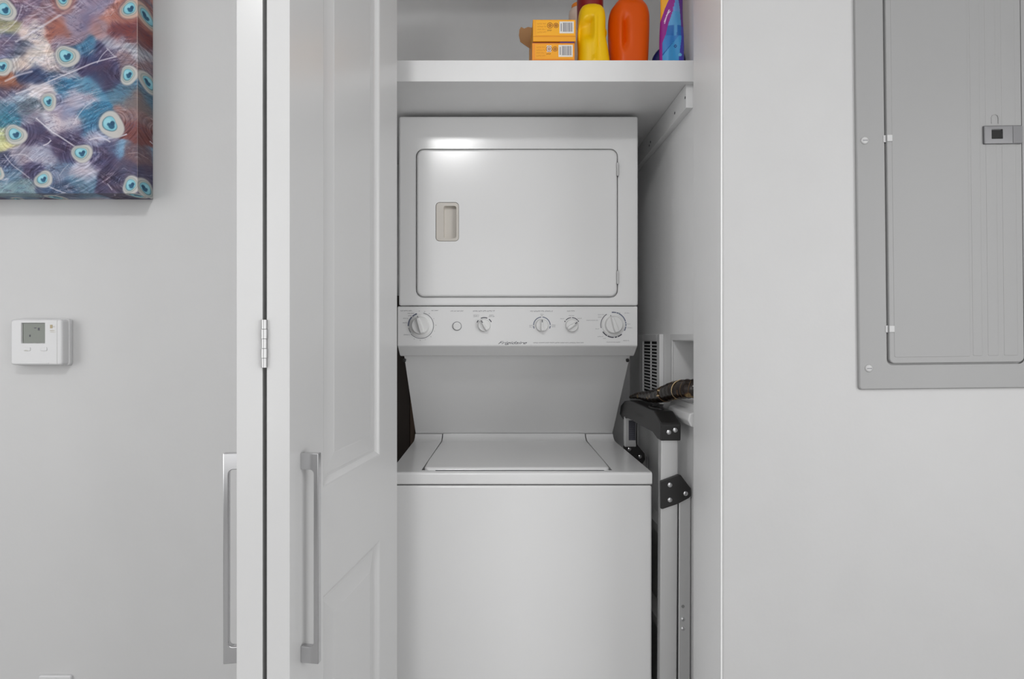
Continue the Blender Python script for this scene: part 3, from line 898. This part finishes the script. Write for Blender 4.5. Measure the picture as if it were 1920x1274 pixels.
# orange jug
cy = 1.525; kk = 1.49 / F; ox = (1184.0 - VX) * kk
jo = thing('detergent_jug', (ox, cy, SZ), 'large orange plastic detergent jug on the shelf, right of the yellow jug', 'jug')
def dent_o(X, Y, z):
    if Y < 0:
        f = sm(-Y, 0.012, 0.028)
        c = -0.0165 + 0.03 * max(0, 0.055 - z)
        m1 = math.exp(-((X - c) / 0.0062) ** 2) * sm(z, 0.040, 0.065) * (1 - sm(z, 0.115, 0.150))
        Y += 0.0135 * m1 * f
        m2 = math.exp(-((X - c - 0.0125) / 0.0042) ** 2) * sm(z, 0.045, 0.06) * (1 - sm(z, 0.12, 0.145))
        Y -= 0.0024 * m2 * f
        m3 = sm(-X, 0.022, 0.05)
        Y += 0.010 * m3
    return X, Y
lv = [(0, .043, .046, .036), (.004, .0455, .0480, .039), (.03, .0475, .0490, .040), (.06, .0500, .0505, .041), (.10, .0520, .0520, .041), (.13, .0520, .0525, .040), (.15, .0505, .0520, .038), (.168, .0450, .0475, .035), (.182, .034, .039, .028), (.192, .024, .028, .022), (.200, .019, .021, .019), (.206, .018, .020, .018)]
obj('jug_body', loft_jug(lv, ox, cy, SZ, p=2.9, dent=dent_o), M_ORG, jo, smooth=70)
obj('jug_cap', lathe(B(), [(.026, .203), (.026, .235), (.022, .24), (.001, .24)], (ox, cy, SZ), (0, 0, 1), 32), M_ORG, jo, smooth=40)
# frosted bottle behind the cartons
cy = 1.665; kk = cy / F
bx = (1084 - VX) * kk
fb_ = thing('squeeze_bottle', (bx, cy, SZ), 'pale frosted bottle with orange cap behind the yellow cartons', 'bottle')
obj('bottle_body', lathe(B(), [(.019, 0), (.021, .003), (.0205, .12), (.017, .15), (.0145, .170), (.0165, .192), (.0225, .208), (.0270, .222), (.0275, .232), (.0250, .243), (.0205, .2485), (.0165, .2495)], (bx, cy, SZ), (0, 0, 1), 36), M_FROST, fb_, smooth=60)
obj('bottle_cap', lathe(B(), [(.0190, .2497), (.0195, .251), (.0185, .260), (.0155, .2625), (.001, .2635)], (bx, cy, SZ), (0, 0, 1), 36), M_ORCAP, fb_, smooth=40)
# bundle of brown sticks between the cartons and the yellow jug
o = thing('brush_bristles', ((1085 - VX) / F * 1.60, 1.60, SZ), 'small brown bristle brush between the cartons and the yellow jug', 'brush')
bx = o.location.x
R = random.Random(3)
for k in range(9):
    b = B(); xx = bx + R.uniform(-.006, .006); yy = 1.595 + R.uniform(-.010, .012)
    tube(b, [(xx, yy, SZ), (xx + .001, yy, SZ + .06), (xx + R.uniform(.001, .006), yy, SZ + R.uniform(.10, .135))], [.0024, .0027, .001], 6)
    obj('bristle', b, mat('bristle_brown', s2l((150, 108, 62)), .6, var=.3, vscale=60) if k % 2 else mat('bristle_dark', s2l((84, 56, 26)), .6), o, smooth=60)

# printed pouch
pz, pw = 0.27, 0.0305
px_c, py_c = (1261.5 - VX) / F * 1.470, 1.4800
NU, NV = 150, 230
b = B()
def pouch_pt(u, v):
    a = 2 * PI * u
    th = 0.0095 * (1 - 0.75 * sm(v, 0.45, 1.0)) + 0.0012
    wd = pw * (1.0 + 0.03 * math.sin(v * 9) - 0.05 * sm(v, .2, .6))
    c, s_ = math.cos(a), math.sin(a)
    X = wd * (abs(c) ** .75) * (1 if c > 0 else -1); Y = th * s_
    if s_ < 0:
        Y += 0.0018 * math.sin(7 * v + X * 130) * abs(s_) - 0.002 * math.exp(-((X + .004 - .03 * (v - .3)) / .008) ** 2) * abs(s_)
    return X, Y, v * pz
cols_ = []
def pcol(x, z):
    """print on the pouch; x, z in picture pixels of the pouch front (0 at centre / base)"""
    # orange sunburst upper left, purple diagonal, pale blue wedge, mid blue lower field
    y = 112 - z                                       # picture row
    lo = lambda yy, pts: float(np.interp(yy, [p[0] for p in pts], [p[1] for p in pts]))
    e_or = lo(y, [(-120, 30), (-60, 14), (0, -5), (20, -14), (38, -20), (60, -26)])     # right edge of orange
    e_pu = lo(y, [(-120, 40), (-30, 16), (0, 5), (25, 0), (53, -9), (70, -13), (85, -19)])  # right edge of purple
    e_bl = lo(y, [(-120, 44), (-30, 12), (0, 10), (20, 13), (45, 15), (80, 16), (112, 12)])  # right edge of blue
    if x < e_or: c = (250, 178, 48)
    elif x < e_pu: c = (150, 34, 142)
    elif x < e_bl:
        if y < 53: c = (88, 160, 214) if y > 28 else (104, 158, 220)
        elif y < 72: c = (48, 112, 186) if (x < 2 or x > 7 + (72 - y) * .0) and not (2 <= x <= 8 and y < 66) else (88, 160, 214)
        elif x < -4 + (y - 90) * -.9: c = (58, 128, 200)
        elif abs(x - (-2 + (y - 84) * -.8)) < 4: c = (20, 92, 168)
        else: c = (70, 156, 214)
    else: c = (96, 40, 140) if y < 55 else (72, 70, 172)
    # white brush strokes and a small star
    if abs((x + 13) - (40 - y) * .38) < 1.1 and 24 < y < 46: c = (236, 214, 236)
    if abs((x + 16) - (52 - y) * .30) < 0.8 and 30 < y < 50: c = (226, 190, 220)
    if abs((x + 10) + 1.5 - (34 - y) * .9) < .8 and 26 < y < 34: c = (236, 214, 236)
    if abs(x - 5) + abs(y - 92) < 3.4 and abs(x - 5) + abs(y - 92) > 1.4: c = (20, 60, 130)
    if (x - 14) ** 2 + (y - 108) ** 2 < 10: c = (110, 190, 226)
    return s2l(c)
V = []
for j in range(NV + 1):
    row = []
    for i in range(NU):
        X, Y, Z = pouch_pt(i / NU, j / NV)
        row.append(b.verts.new((px_c + X, py_c + Y, SZ + Z)))
        cols_.append((*pcol(X * F / 1.468, Z * F / 1.468 - 14), 1))
    V.append(row)
for j in range(NV): bridge(b, V[j], V[j + 1])
b.faces.new(V[-1]); b.faces.new(list(reversed(V[0])))
po = obj('printed_pouch', b, M_FOIL, smooth=60)
at = po.data.color_attributes.new('print', 'FLOAT_COLOR', 'POINT')
at.data.foreach_set('color', np.array(cols_, dtype=np.float32).ravel())
s(po, 'tall glossy blue, purple and orange printed pouch at right end of shelf', 'pouch')
# crumpled navy bag behind it
b = B(); R = random.Random(4)
ub = [(0, .042, .042, .020), (.02, .0445, .0435, .024), (.038, .0435, .0425, .024), (.055, .034, .036, .021), (.068, .020, .024, .015), (.075, .010, .012, .008), (.078, .002, .002, .002)]
bag = obj('crumpled_bag', loft_jug(ub, 0.4590, 1.5200, SZ, m=48, p=2.1), M_NAVY, smooth=70)
s(bag, 'crumpled dark navy plastic bag behind the printed pouch', 'bag')

# ------------------------------------------------------------------ canvas picture on the left wall
YF = 1.186
kf = F / YF
rx = (258 - VX) / kf; bz = CZ + (VY - 362.5) / kf
PWD, PHT, PTH = 0.51, 0.76, YW - 0.0008 - YF
rng = np.random.RandomState(11)
def vnoise(x, y, seed):
    r = np.random.RandomState(seed); tab = r.rand(64, 64)
    xi = np.floor(x).astype(int); yi = np.floor(y).astype(int); fx = x - xi; fy = y - yi
    fx = fx * fx * (3 - 2 * fx); fy = fy * fy * (3 - 2 * fy)
    g = lambda a, c: tab[a % 64, c % 64]
    return (g(xi, yi) * (1 - fx) + g(xi + 1, yi) * fx) * (1 - fy) + (g(xi, yi + 1) * (1 - fx) + g(xi + 1, yi + 1) * fx) * fy
def fbm(x, y, seed, o=4):
    t = 0; a = .5
    for k in range(o): t = t + a * vnoise(x * 2 ** k, y * 2 ** k, seed + k); a *= .5
    return t / (1 - .5 ** o)
ANCH = [(40,10,120,100,125),(100,15,150,115,125),(70,40,150,122,136),(20,75,105,98,128),(62,62,205,190,186),(110,50,158,98,88),(140,40,158,138,156),(180,15,140,125,150),(215,30,178,120,110),(228,55,122,58,60),(252,68,128,70,70),
 (180,60,165,130,135),(212,78,155,150,165),(42,85,92,98,118),(72,100,205,195,190),(50,120,200,186,180),(92,122,196,180,178),(158,92,52,112,150),(172,112,62,58,98),(205,117,72,62,98),(236,112,140,108,112),(250,95,165,165,175),
 (60,143,50,60,98),(100,146,58,88,126),(20,152,158,92,66),(18,168,64,54,84),(28,182,160,180,200),(70,176,205,198,204),(122,160,60,126,165),(172,166,84,140,174),(150,182,165,160,180),(200,150,58,56,92),(232,172,84,122,146),
 (250,186,120,108,108),(120,202,140,140,168),(58,203,92,108,124),(20,206,74,118,146),(12,224,50,128,156),(62,226,130,130,152),(100,222,194,188,200),(132,238,184,178,192),(175,215,48,116,155),(178,238,48,110,150),(188,252,160,158,182),
 (246,215,142,110,110),(252,240,122,66,64),(60,250,78,66,98),(75,262,72,60,94),(118,274,66,56,94),(8,252,200,198,138),(40,286,146,144,164),(82,290,158,156,176),(18,302,50,54,88),(26,322,88,122,150),(60,322,66,60,98),
 (112,316,100,118,148),(150,322,164,164,184),(152,342,80,118,146),(200,300,66,60,98),(198,282,78,68,100),(218,289,112,158,194),(205,342,62,52,84),(238,318,80,74,102),(122,352,60,82,116),(30,350,112,144,154),(232,356,76,74,104),
 (254,300,112,88,96),(120,130,130,140,160),(140,72,150,125,140),(160,45,120,105,135),(10,45,150,150,120),(195,95,66,62,98),(140,250,72,62,98)]
ANCH += [(-a[0] - 20, a[1] * .9 + 20, *a[2:]) for a in ANCH if a[0] > 30] + [(a[0] * .9 + 10, -a[1] - 25, *a[2:]) for a in ANCH] + [(-a[0] - 20, -a[1] - 25, *a[2:]) for a in ANCH if a[0] > 30]
AN = np.array(ANCH, dtype=float)
EYES = [(9, 18, 21, 0), (125, 105, 22, 0), (4, 125, 18, 0), (244, 16, 20, 1), (241, 140, 18, 0), (91, 190, 16, 0), (208, 233, 25, 2), (29, 252, 20, 0), (153, 287, 19, 0), (81, 336, 17, 0), (246, 347, 18, 0), (119, -4, 19, 1), (-4, 324, 12, 0),
        (-60, 60, 22, 0), (-110, 180, 20, 0), (-50, 220, 18, 0), (-150, 300, 20, 0), (-90, 330, 18, 0), (60, -90, 20, 0), (190, -80, 20, 0), (-40, -120, 22, 0), (140, -200, 22, 0), (20, -260, 20, 0), (-150, -40, 20, 0), (-120, -220, 20, 0), (220, -280, 20, 0)]
LINES = [([(30, 176), (75, 160), (110, 145), (140, 133), (175, 118), (218, 106)], 1.3, .75), ([(182, 118), (192, 103), (202, 93)], .9, .6), ([(200, 90), (215, 106)], .9, .6), ([(68, 222), (95, 245), (118, 260), (148, 280)], 1.2, .85),
         ([(92, 350), (110, 358), (140, 368)], 1.0, .7), ([(8, 290), (22, 308), (40, 322), (55, 334)], .9, .6), ([(204, 259), (222, 257), (237, 252)], 1.4, .9), ([(82, 273), (90, 269), (95, 264)], 1.2, .8), ([(168, 262), (190, 258), (206, 266)], 1.4, .7),
         ([(138, 232), (146, 218), (160, 200), (178, 188)], 1.0, .55), ([(2, 62), (18, 52), (32, 36), (42, 10)], 1.0, .5), ([(5, 85), (28, 62), (45, 40)], .9, .4), ([(30, 78), (70, 55), (110, 30), (140, 12)], 2.2, .6), ([(10, 152), (35, 141), (60, 134)], 1.8, .6),
         ([(18, 292), (45, 290), (62, 302)], 1.2, .5), ([(202, 345), (210, 356)], .8, .7), ([(278, 262), (286, 270)], .8, .7), ([(62, 12), (85, 14), (100, 8)], 1.2, .45), ([(55, 30), (75, 26)], 1.2, .4)]
R = random.Random(21)
for _ in range(70):
    x, y = R.uniform(-200, 255), R.uniform(-320, 360); a = R.uniform(-.9, .35); L_ = R.uniform(8, 38)
    LINES.append(([(x, y), (x + L_ * .5 * math.cos(a), y + L_ * .5 * math.sin(a) - 2), (x + L_ * math.cos(a), y + L_ * math.sin(a))], R.uniform(.5, .9), R.uniform(.15, .45)))

def picture(x, y):
    """print on the canvas; x, y arrays in picture units"""
    wx = x + 15 * (fbm(x / 34, y / 34, 1, 3) - .5) * 2
    wy = y + 15 * (fbm(x / 34, y / 34, 9, 3) - .5) * 2
    num = np.zeros(x.shape + (3,)); den = np.zeros(x.shape)
    for a in AN:
        d2 = (wx - a[0]) ** 2 + ((wy - a[1]) * 1.35) ** 2
        w = np.exp(-d2 / (2 * 10.5 ** 2)) + 1e-9
        num += w[..., None] * a[2:]; den += w
    c = num / den[..., None]
    # brush streaks in three directions, each in its own patches
    mk = [np.clip((fbm(x / 60 + 5 * k, y / 45, 50 + k, 2) - .42) * 6, 0, 1) for k in range(3)]
    for k, (ang, sc, am) in enumerate(((-.62, 3.0, 78), (-.18, 2.6, 70), (.55, 3.2, 55))):
        ca, sa = math.cos(ang), math.sin(ang)
        bend = 7 * np.sin(x / 38 + k * 2) + 5 * np.sin(y / 30 + k)
        u = x * ca + y * sa; v = -x * sa + y * ca + bend
        n = fbm(u / (sc * 11), v / sc, 21 + 7 * k, 3) - .5
        c = c + (n * am * mk[k])[..., None] * np.array([1.0, .98, .97])
        n2 = fbm(u / (sc * 14) + 9, v / (sc * 1.5) + 4, 71 + 5 * k, 3) - .5
        w = (np.exp(-(n2 / .028) ** 2) * (.15 + .85 * mk[k]) * np.clip((fbm(x / 26, y / 26, 81 + k, 2) - .40) * 5, 0, 1) * .5)[..., None]
        c = c * (1 - w) + np.array([206, 200, 214]) * w
        n3 = fbm(u / (sc * 10) + 3, v / (sc * 1.2) + 8, 61 + 5 * k, 3) - .5
        w = (np.exp(-(n3 / .022) ** 2) * np.clip((fbm(x / 24, y / 24, 87 + k, 2) - .45) * 5, 0, 1) * .38)[..., None]
        c = c * (1 - w) + np.array([58, 48, 82]) * w
    # strokes that circle each feather eye
    for k, (ex, ey, er, kd) in enumerate(EYES):
        r = np.hypot(x - ex, (y - ey) * 1.15); an = np.arctan2(y - ey, x - ex)
        w = np.clip((er * 2.6 - r) / (er * 1.2), 0, 1)
        if not (w > 0).any(): continue
        n = vnoise(r / 1.7 + 40 + 3 * np.sin(an * 2 + k), an * 2.2 + 20 + k * 3, 90 + k) - .5
        c = c + (n * 60 * w)[..., None] * np.array([.95, 1.0, 1.02])
    big = fbm(x / 22, y / 16, 33, 3) - .5
    c = c + big[..., None] * np.array([-30, 0, 16])
    for pts, wd, al in LINES:
        pts = [tuple(p[:2]) for p in spline([(p[0], p[1], 0) for p in pts], 6)]
        xs = [p[0] for p in pts]; ys = [p[1] for p in pts]
        msk = (x > min(xs) - 6) & (x < max(xs) + 6) & (y > min(ys) - 6) & (y < max(ys) + 6)
        if not msk.any(): continue
        X_, Y_ = x[msk], y[msk]; dmin = np.full(X_.shape, 1e9)
        for (ax, ay), (bx_, by_) in zip(pts[:-1], pts[1:]):
            dx_, dy_ = bx_ - ax, by_ - ay; t = np.clip(((X_ - ax) * dx_ + (Y_ - ay) * dy_) / (dx_ * dx_ + dy_ * dy_ + 1e-9), 0, 1)
            dmin = np.minimum(dmin, np.hypot(X_ - ax - t * dx_, Y_ - ay - t * dy_))
        w = np.clip(1.4 - dmin / wd, 0, 1) * al
        cc = c[msk]; c[msk] = cc * (1 - w[:, None]) + np.array([214, 210, 220]) * w[:, None]
    for k, (ex, ey, er, kd) in enumerate(EYES):
        msk = np.hypot(x - ex, y - ey) < er * 1.7
        if not msk.any(): continue
        X_, Y_ = x[msk] - ex, y[msk] - ey
        ang = np.arctan2(Y_, X_); r = np.hypot(X_, Y_)
        wob = 1 + .10 * np.sin(2 * ang + k) + .06 * np.sin(3 * ang + 2 * k)
        cc = c[msk]
        def put(col, rad, soft, al, ox=0., oy=0.):
            nonlocal cc
            rr_ = np.hypot(X_ - ox, Y_ - oy) / wob
            w = np.clip((rad - rr_) / soft + .5, 0, 1) * al
            cc = cc * (1 - w[:, None]) + np.array(col) * w[:, None]
        ring_ = (196, 194, 188) if kd != 1 else (204, 168, 150)
        if kd == 1: put((150, 88, 80), er * 1.45, er * .5, .55)
        put((96, 100, 116), er * 1.06, er * .25, .55)
        put(ring_, er * .96, 3, .92, 1, 1)
        if kd != 2: put((112, 128, 132), er * .74, 2, .75, -1, 0); put((188, 192, 182), er * .68, 2, .85, -1, 0)
        oxx = -2 if kd == 2 else -1
        put((62, 110, 128), er * .56, 1.8, .9, oxx - .5, 0)
        put((122, 192, 208), er * .51, 1.6, 1, oxx, -.5)
        put((146, 206, 218), er * .30, 2.4, .7, oxx - er * .16, -er * .12)
        put((34, 92, 126), er * .23, 1.5, 1, oxx + er * .10, er * .13)
        put((30, 78, 112), er * .17, 1.5, 1, oxx + er * .22, -er * .08)
        put((34, 86, 120), er * .12, 1.4, .9, oxx - er * .10, er * .02)
        c[msk] = cc
    g_ = c.mean(-1, keepdims=True); c = g_ + (c - g_) * .86; c = 100 + (c * .95 - 100) * 1.08
    c = np.clip(c, 14, 235) / 255.0
    return np.where(c <= .04045, c / 12.92, ((c + .055) / 1.055) ** 2.4)

def fold_glint(col, d, k):  # light caught along the right fold, painted into the canvas colour
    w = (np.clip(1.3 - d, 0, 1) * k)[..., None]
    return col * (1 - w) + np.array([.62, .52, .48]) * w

def axis_pts(lo, split, hi, fine, coarse, fine_first):
    if fine_first: return np.concatenate([np.arange(lo, split, fine), np.arange(split, hi, coarse), [hi]])
    return np.concatenate([np.arange(lo, split, coarse), np.arange(split, hi, fine), [hi]])
gx = axis_pts(rx - PWD, -1.02, rx, 0.00115, 0.008, False)
gz = axis_pts(bz, 1.97, bz + PHT, 0.00115, 0.008, True)
def patch(XX, YY, ZZ, ux, uy):
    return XX, YY, ZZ, ux, uy
verts = []; faces = []; vcol = []
def add_patch(X2, Y2, Z2, ux, uy, glint=None):
    global verts
    h, w = X2.shape; off = sum(len(v) for v in verts)
    verts.append(np.stack([X2, Y2, Z2], -1).reshape(-1, 3))
    pc_ = picture(ux, uy)
    if glint is not None: pc_ = fold_glint(pc_, glint, .55)
    vcol.append(pc_.reshape(-1, 3))
    idx = np.arange(h * w).reshape(h, w) + off
    faces.append(np.stack([idx[:-1, :-1], idx[:-1, 1:], idx[1:, 1:], idx[1:, :-1]], -1).reshape(-1, 4))
XX, ZZ = np.meshgrid(gx, gz)
topx = lambda X: VX + X * kf
topy = lambda Z: VY - (Z - CZ) * kf
add_patch(XX, np.full(XX.shape, YF), ZZ, topx(XX), topy(ZZ), glint=(258 - topx(XX)) + np.clip((topy(ZZ) - 150) / 120, 0, 1) * .6)
dd_ = np.linspace(0, PTH, 44)
DD, ZZ = np.meshgrid(dd_, gz)
add_patch(np.full(DD.shape, rx), YF + DD, ZZ, 258 - DD * kf * .52, topy(ZZ))
XX, DD = np.meshgrid(gx, dd_)
add_patch(XX, YF + DD, np.full(XX.shape, bz), topx(XX), 362 - DD * kf * .8)
XX, DD = np.meshgrid(gx[::6], dd_[::8])
add_patch(XX, YF + DD, np.full(XX.shape, bz + PHT), topx(XX), topy(bz + PHT) + DD * kf)
DD, ZZ = np.meshgrid(dd_[::8], gz[::6])
add_patch(np.full(DD.shape, rx - PWD), YF + DD, ZZ, topx(rx - PWD) + DD * kf, topy(ZZ))
verts = np.concatenate(verts); faces = np.concatenate(faces); vcol = np.concatenate(vcol)
org = np.array([rx - PWD / 2, YW, bz])
me = bpy.data.meshes.new('canvas_picture')
me.vertices.add(len(verts)); me.vertices.foreach_set('co', (verts - org).astype(np.float32).ravel())
me.loops.add(len(faces) * 4); me.loops.foreach_set('vertex_index', faces.astype(np.int32).ravel())
me.polygons.add(len(faces)); me.polygons.foreach_set('loop_start', np.arange(0, len(faces) * 4, 4, dtype=np.int32))
me.polygons.foreach_set('loop_total', np.full(len(faces), 4, dtype=np.int32))
me.update(calc_edges=True)
at = me.color_attributes.new('print', 'FLOAT_COLOR', 'POINT')
at.data.foreach_set('color', np.concatenate([vcol, np.ones((len(vcol), 1))], 1).astype(np.float32).ravel())
me.materials.append(mat('printed_canvas', rough=0.5, attr='print', spec=0.3, bump=0.10, bscale=500))
pic = bpy.data.objects.new('canvas_picture', me); COL.objects.link(pic); pic.location = org
s(pic, 'stretched canvas of blue and purple peacock feather eyes on left wall', 'picture')

# ------------------------------------------------------------------ thermostat
th = thing('thermostat', ((75 - VX) / F * YW, YW, CZ - (690 - VY) / F * YW), 'white wall thermostat with small grey-green display', 'thermostat')
d0 = 1.212; kt = d0 / F
tx = lambda px: (px - VX) * kt
tz = lambda py: CZ - (py - VY) * kt
tcx, tcz = (tx(19) + tx(116.5)) / 2, (tz(599) + tz(685)) / 2
tw, thh = tx(116.5) - tx(19), tz(599) - tz(685)
obj('wall_plate', slab(B(), tcx, tcz, tw + .004, thh + .004, .006, YW - .010, YW - .0005, .003), M_STAT, th, smooth=40)
b = B(); slab(b, tcx, tcz, tw, thh, .006, d0, YW - .0102, .004, hole=(tx(62), tz(625), 45 * kt, 39 * kt, .001, .004, .0012))
tb = obj('thermostat_body', b, M_STAT, th, smooth=40)
obj('display', box(B(), tx(62) - 21.5 * kt, tx(62) + 21.5 * kt, d0 + .0030, d0 + .0038, tz(625) - 18.5 * kt, tz(625) + 18.5 * kt), M_LCD, tb)
b = B(); box(b, tx(53), tx(55), d0 + .0026, d0 + .0029, tz(632), tz(628)); box(b, tx(69), tx(72), d0 + .0026, d0 + .0029, tz(620), tz(615)); box(b, tx(62), tx(66), d0 + .0026, d0 + .0029, tz(616), tz(614.5))
obj('display_digits', b, M_PRINTD, tb)
for px in (51, 82):
    b = B(); slab(b, tx(px), tz(655), 13 * kt, 7 * kt, .002, d0 - .0012, d0 + .001, .0008); obj('set_button', b, M_STAT, tb, smooth=40)
b = B()
words(b, tx(51), tz(657.5), 8 * kt, .0022, d0 - .0014, 3); 
obj('button_print', b, mat('olive_print', (.42, .40, .28), .5), tb)
b = B(); box(b, tx(94), tx(98.5), d0 - .0004, d0 + .001, tz(616), tz(609.5)); words(b, tx(99), tz(620), 10 * kt, .0018, d0 - .0004, 5); words(b, tx(100), tz(623), 10 * kt, .0014, d0 - .0004, 6); words(b, tx(101), tz(613), 6 * kt, .0018, d0 - .0004, 9)
obj('badge_print', b, mat('tan_print', (.40, .33, .20), .5), tb)
b = B(); slab(b, tx(62), tz(681.5), 60 * kt, 2.2 * kt, .0008, d0 - .0006, d0 + .001, .0004); obj('cover_seam', b, M_STAT, tb)
b = B(); box(b, tx(106.5), tx(107.3), d0 - .0003, d0 + .001, tz(683), tz(601)); obj('cover_edge', b, mat('seam_grey', (.5, .5, .5), .5), tb)

# wall plate peeking in at the bottom edge
kq = (YW - .006) / F
op = thing('outlet_plate', ((102 - VX) * kq, YW, CZ - (1340 - VY) * kq), 'white outlet cover plate at bottom edge of left wall', 'outlet')
ocx, ocz = (102 - VX) * kq, CZ - (1319 - VY) * kq
obj('cover_plate', slab(B(), ocx, ocz, .070, .115, .004, YW - .006, YW - .0005, .003), M_STAT, op, smooth=40)
for dz_ in (-.02, .02):
    fcx = slab(B(), ocx, ocz + dz_, .034, .028, .012, YW - .0078, YW - .0062, .001)
    so = obj('socket_face', fcx, M_STAT, op, smooth=40)
    b = B()
    for dx_ in (-.006, .006): box(b, ocx + dx_ - .001, ocx + dx_ + .001, YW - .0082, YW - .0079, ocz + dz_ - .002, ocz + dz_ + .006)
    obj('socket_slot', b, M_DARK, so)

# ------------------------------------------------------------------ electrical panel on the right wall
epl = (1608 - VX) / F * YW, CZ - (731 - VY) / F * YW
ep = thing('breaker_panel', (epl[0], YW, epl[1]), 'grey metal breaker panel set in the right wall', 'electrical panel')
ep.rotation_euler = (0, -math.radians(0.66), 0)
q = YW / F
def ex(px): return (px - 1608) * q
def ez(py): return (731 - py) * q
# local coordinates: x right, y out of wall negative, z up; picture columns are read on the lower edge
CW, CH = ex(1958), 0.98
obj('panel_cover', slab(B(), CW / 2, CH / 2, CW, CH, .006, -.0065, -.0005, .003,
    hole=((ex(1662) + ex(1914)) / 2, (ez(683) + 0.93) / 2, ex(1914) - ex(1662) + .006, 0.93 - ez(683) + .006, .012, .005, 0.0)), M_PANEL, ep, local=True, smooth=40)
dx0, dx1, dz0_, dz1_ = ex(1663), ex(1914), ez(682.5), 0.929
b = B(); slab(b, (dx0 + dx1) / 2, (dz0_ + dz1_) / 2, dx1 - dx0, dz1_ - dz0_, .011, -.0095, -.0020, .0022)
pd = obj('panel_door', b, M_PANEL, ep, local=True, smooth=40)
# shallow embossing: raised inner field and long ribs by the latch side
b = B(); slab(b, (dx0 + ex(1815)) / 2 + .004, (ez(671) + .90) / 2, ex(1815) - dx0 - .012, .90 - ez(671), .004, -.0101, -.0094, .0008)
obj('door_emboss', b, M_PANEL, pd, local=True, smooth=40)
for c0, c1 in ((1818, 1836), (1846, 1866), (1876, 1902)):
    b = B(); slab(b, (ex(c0) + ex(c1)) / 2, (ez(670) + .90) / 2, ex(c1) - ex(c0), .90 - ez(670), .003, -.0100, -.0094, .0010)
    obj('door_rib', b, M_PANEL, pd, local=True, smooth=40)
lxo = 5.0   # columns drift with the panel's slight tilt
b = B(); slab(b, (ex(1841) + ex(1912)) / 2, ez(259.5), ex(1912) - ex(1841), 34 * q, .002, -.0135, -.0090, .0015,
              hole=(ex(1865), ez(258.5), 21 * q, 18 * q, .0008, .003, 0))
la = obj('latch_plate', b, M_LATCH, ep, local=True, smooth=40)
s(la, 'metal latch with black thumb hole')
obj('thumb_hole', box(B(), ex(1855.5), ex(1874.5), -.0112, -.0108, ez(266.5), ez(250.5)), M_DARK, la, local=True)
obj('latch_slide', box(B(), ex(1894), ex(1911.5), -.0141, -.0134, ez(275), ez(244.5)), mat('latch_dark', (.14, .14, .145), .35, metal=.5), la, local=True)
b = B()
pts = [(ex(1857), -.0102, ez(238)), (ex(1857), -.0102, ez(227)), (ex(1859), -.0102, ez(222.5)), (ex(1864), -.0102, ez(221)), (ex(1868.5), -.0102, ez(223)), (ex(1870), -.0102, ez(228)), (ex(1870), -.0102, ez(238))]
tube(b, pts, .0007, 6); obj('latch_emboss', b, M_PANEL, pd, local=True)
for py in (263, 618):
    b = B(); box(b, ex(1662.5), ex(1672), -.0115, -.0088, ez(py + 6), ez(py - 6)); box(b, ex(1657.5), ex(1662.5), -.0078, -.0062, ez(py + 6.5), ez(py - 6.5))
    obj('panel_hinge', b, mat('light_grey_paint', (.52, .52, .52), .4), pd, local=True, bevel=.0006)
for px, py in ((1622.5, 266), (1625.5, 691)):
    b = B(); lathe(b, [(.0078, 0), (.0078, .0015), (.006, .003), (.001, .0033)], (ex(px), -.0063, ez(py)), (0, -1, 0), 20)
    sc_ = obj('cover_screw', b, mat('light_grey_paint'), ep, local=True, smooth=50)
    b = B(); box(b, ex(px) - .005, ex(px) + .005, -.0098, -.0095, ez(py) - .0007, ez(py) + .0007); obj('screw_slot', b, M_PRINT, sc_, local=True)
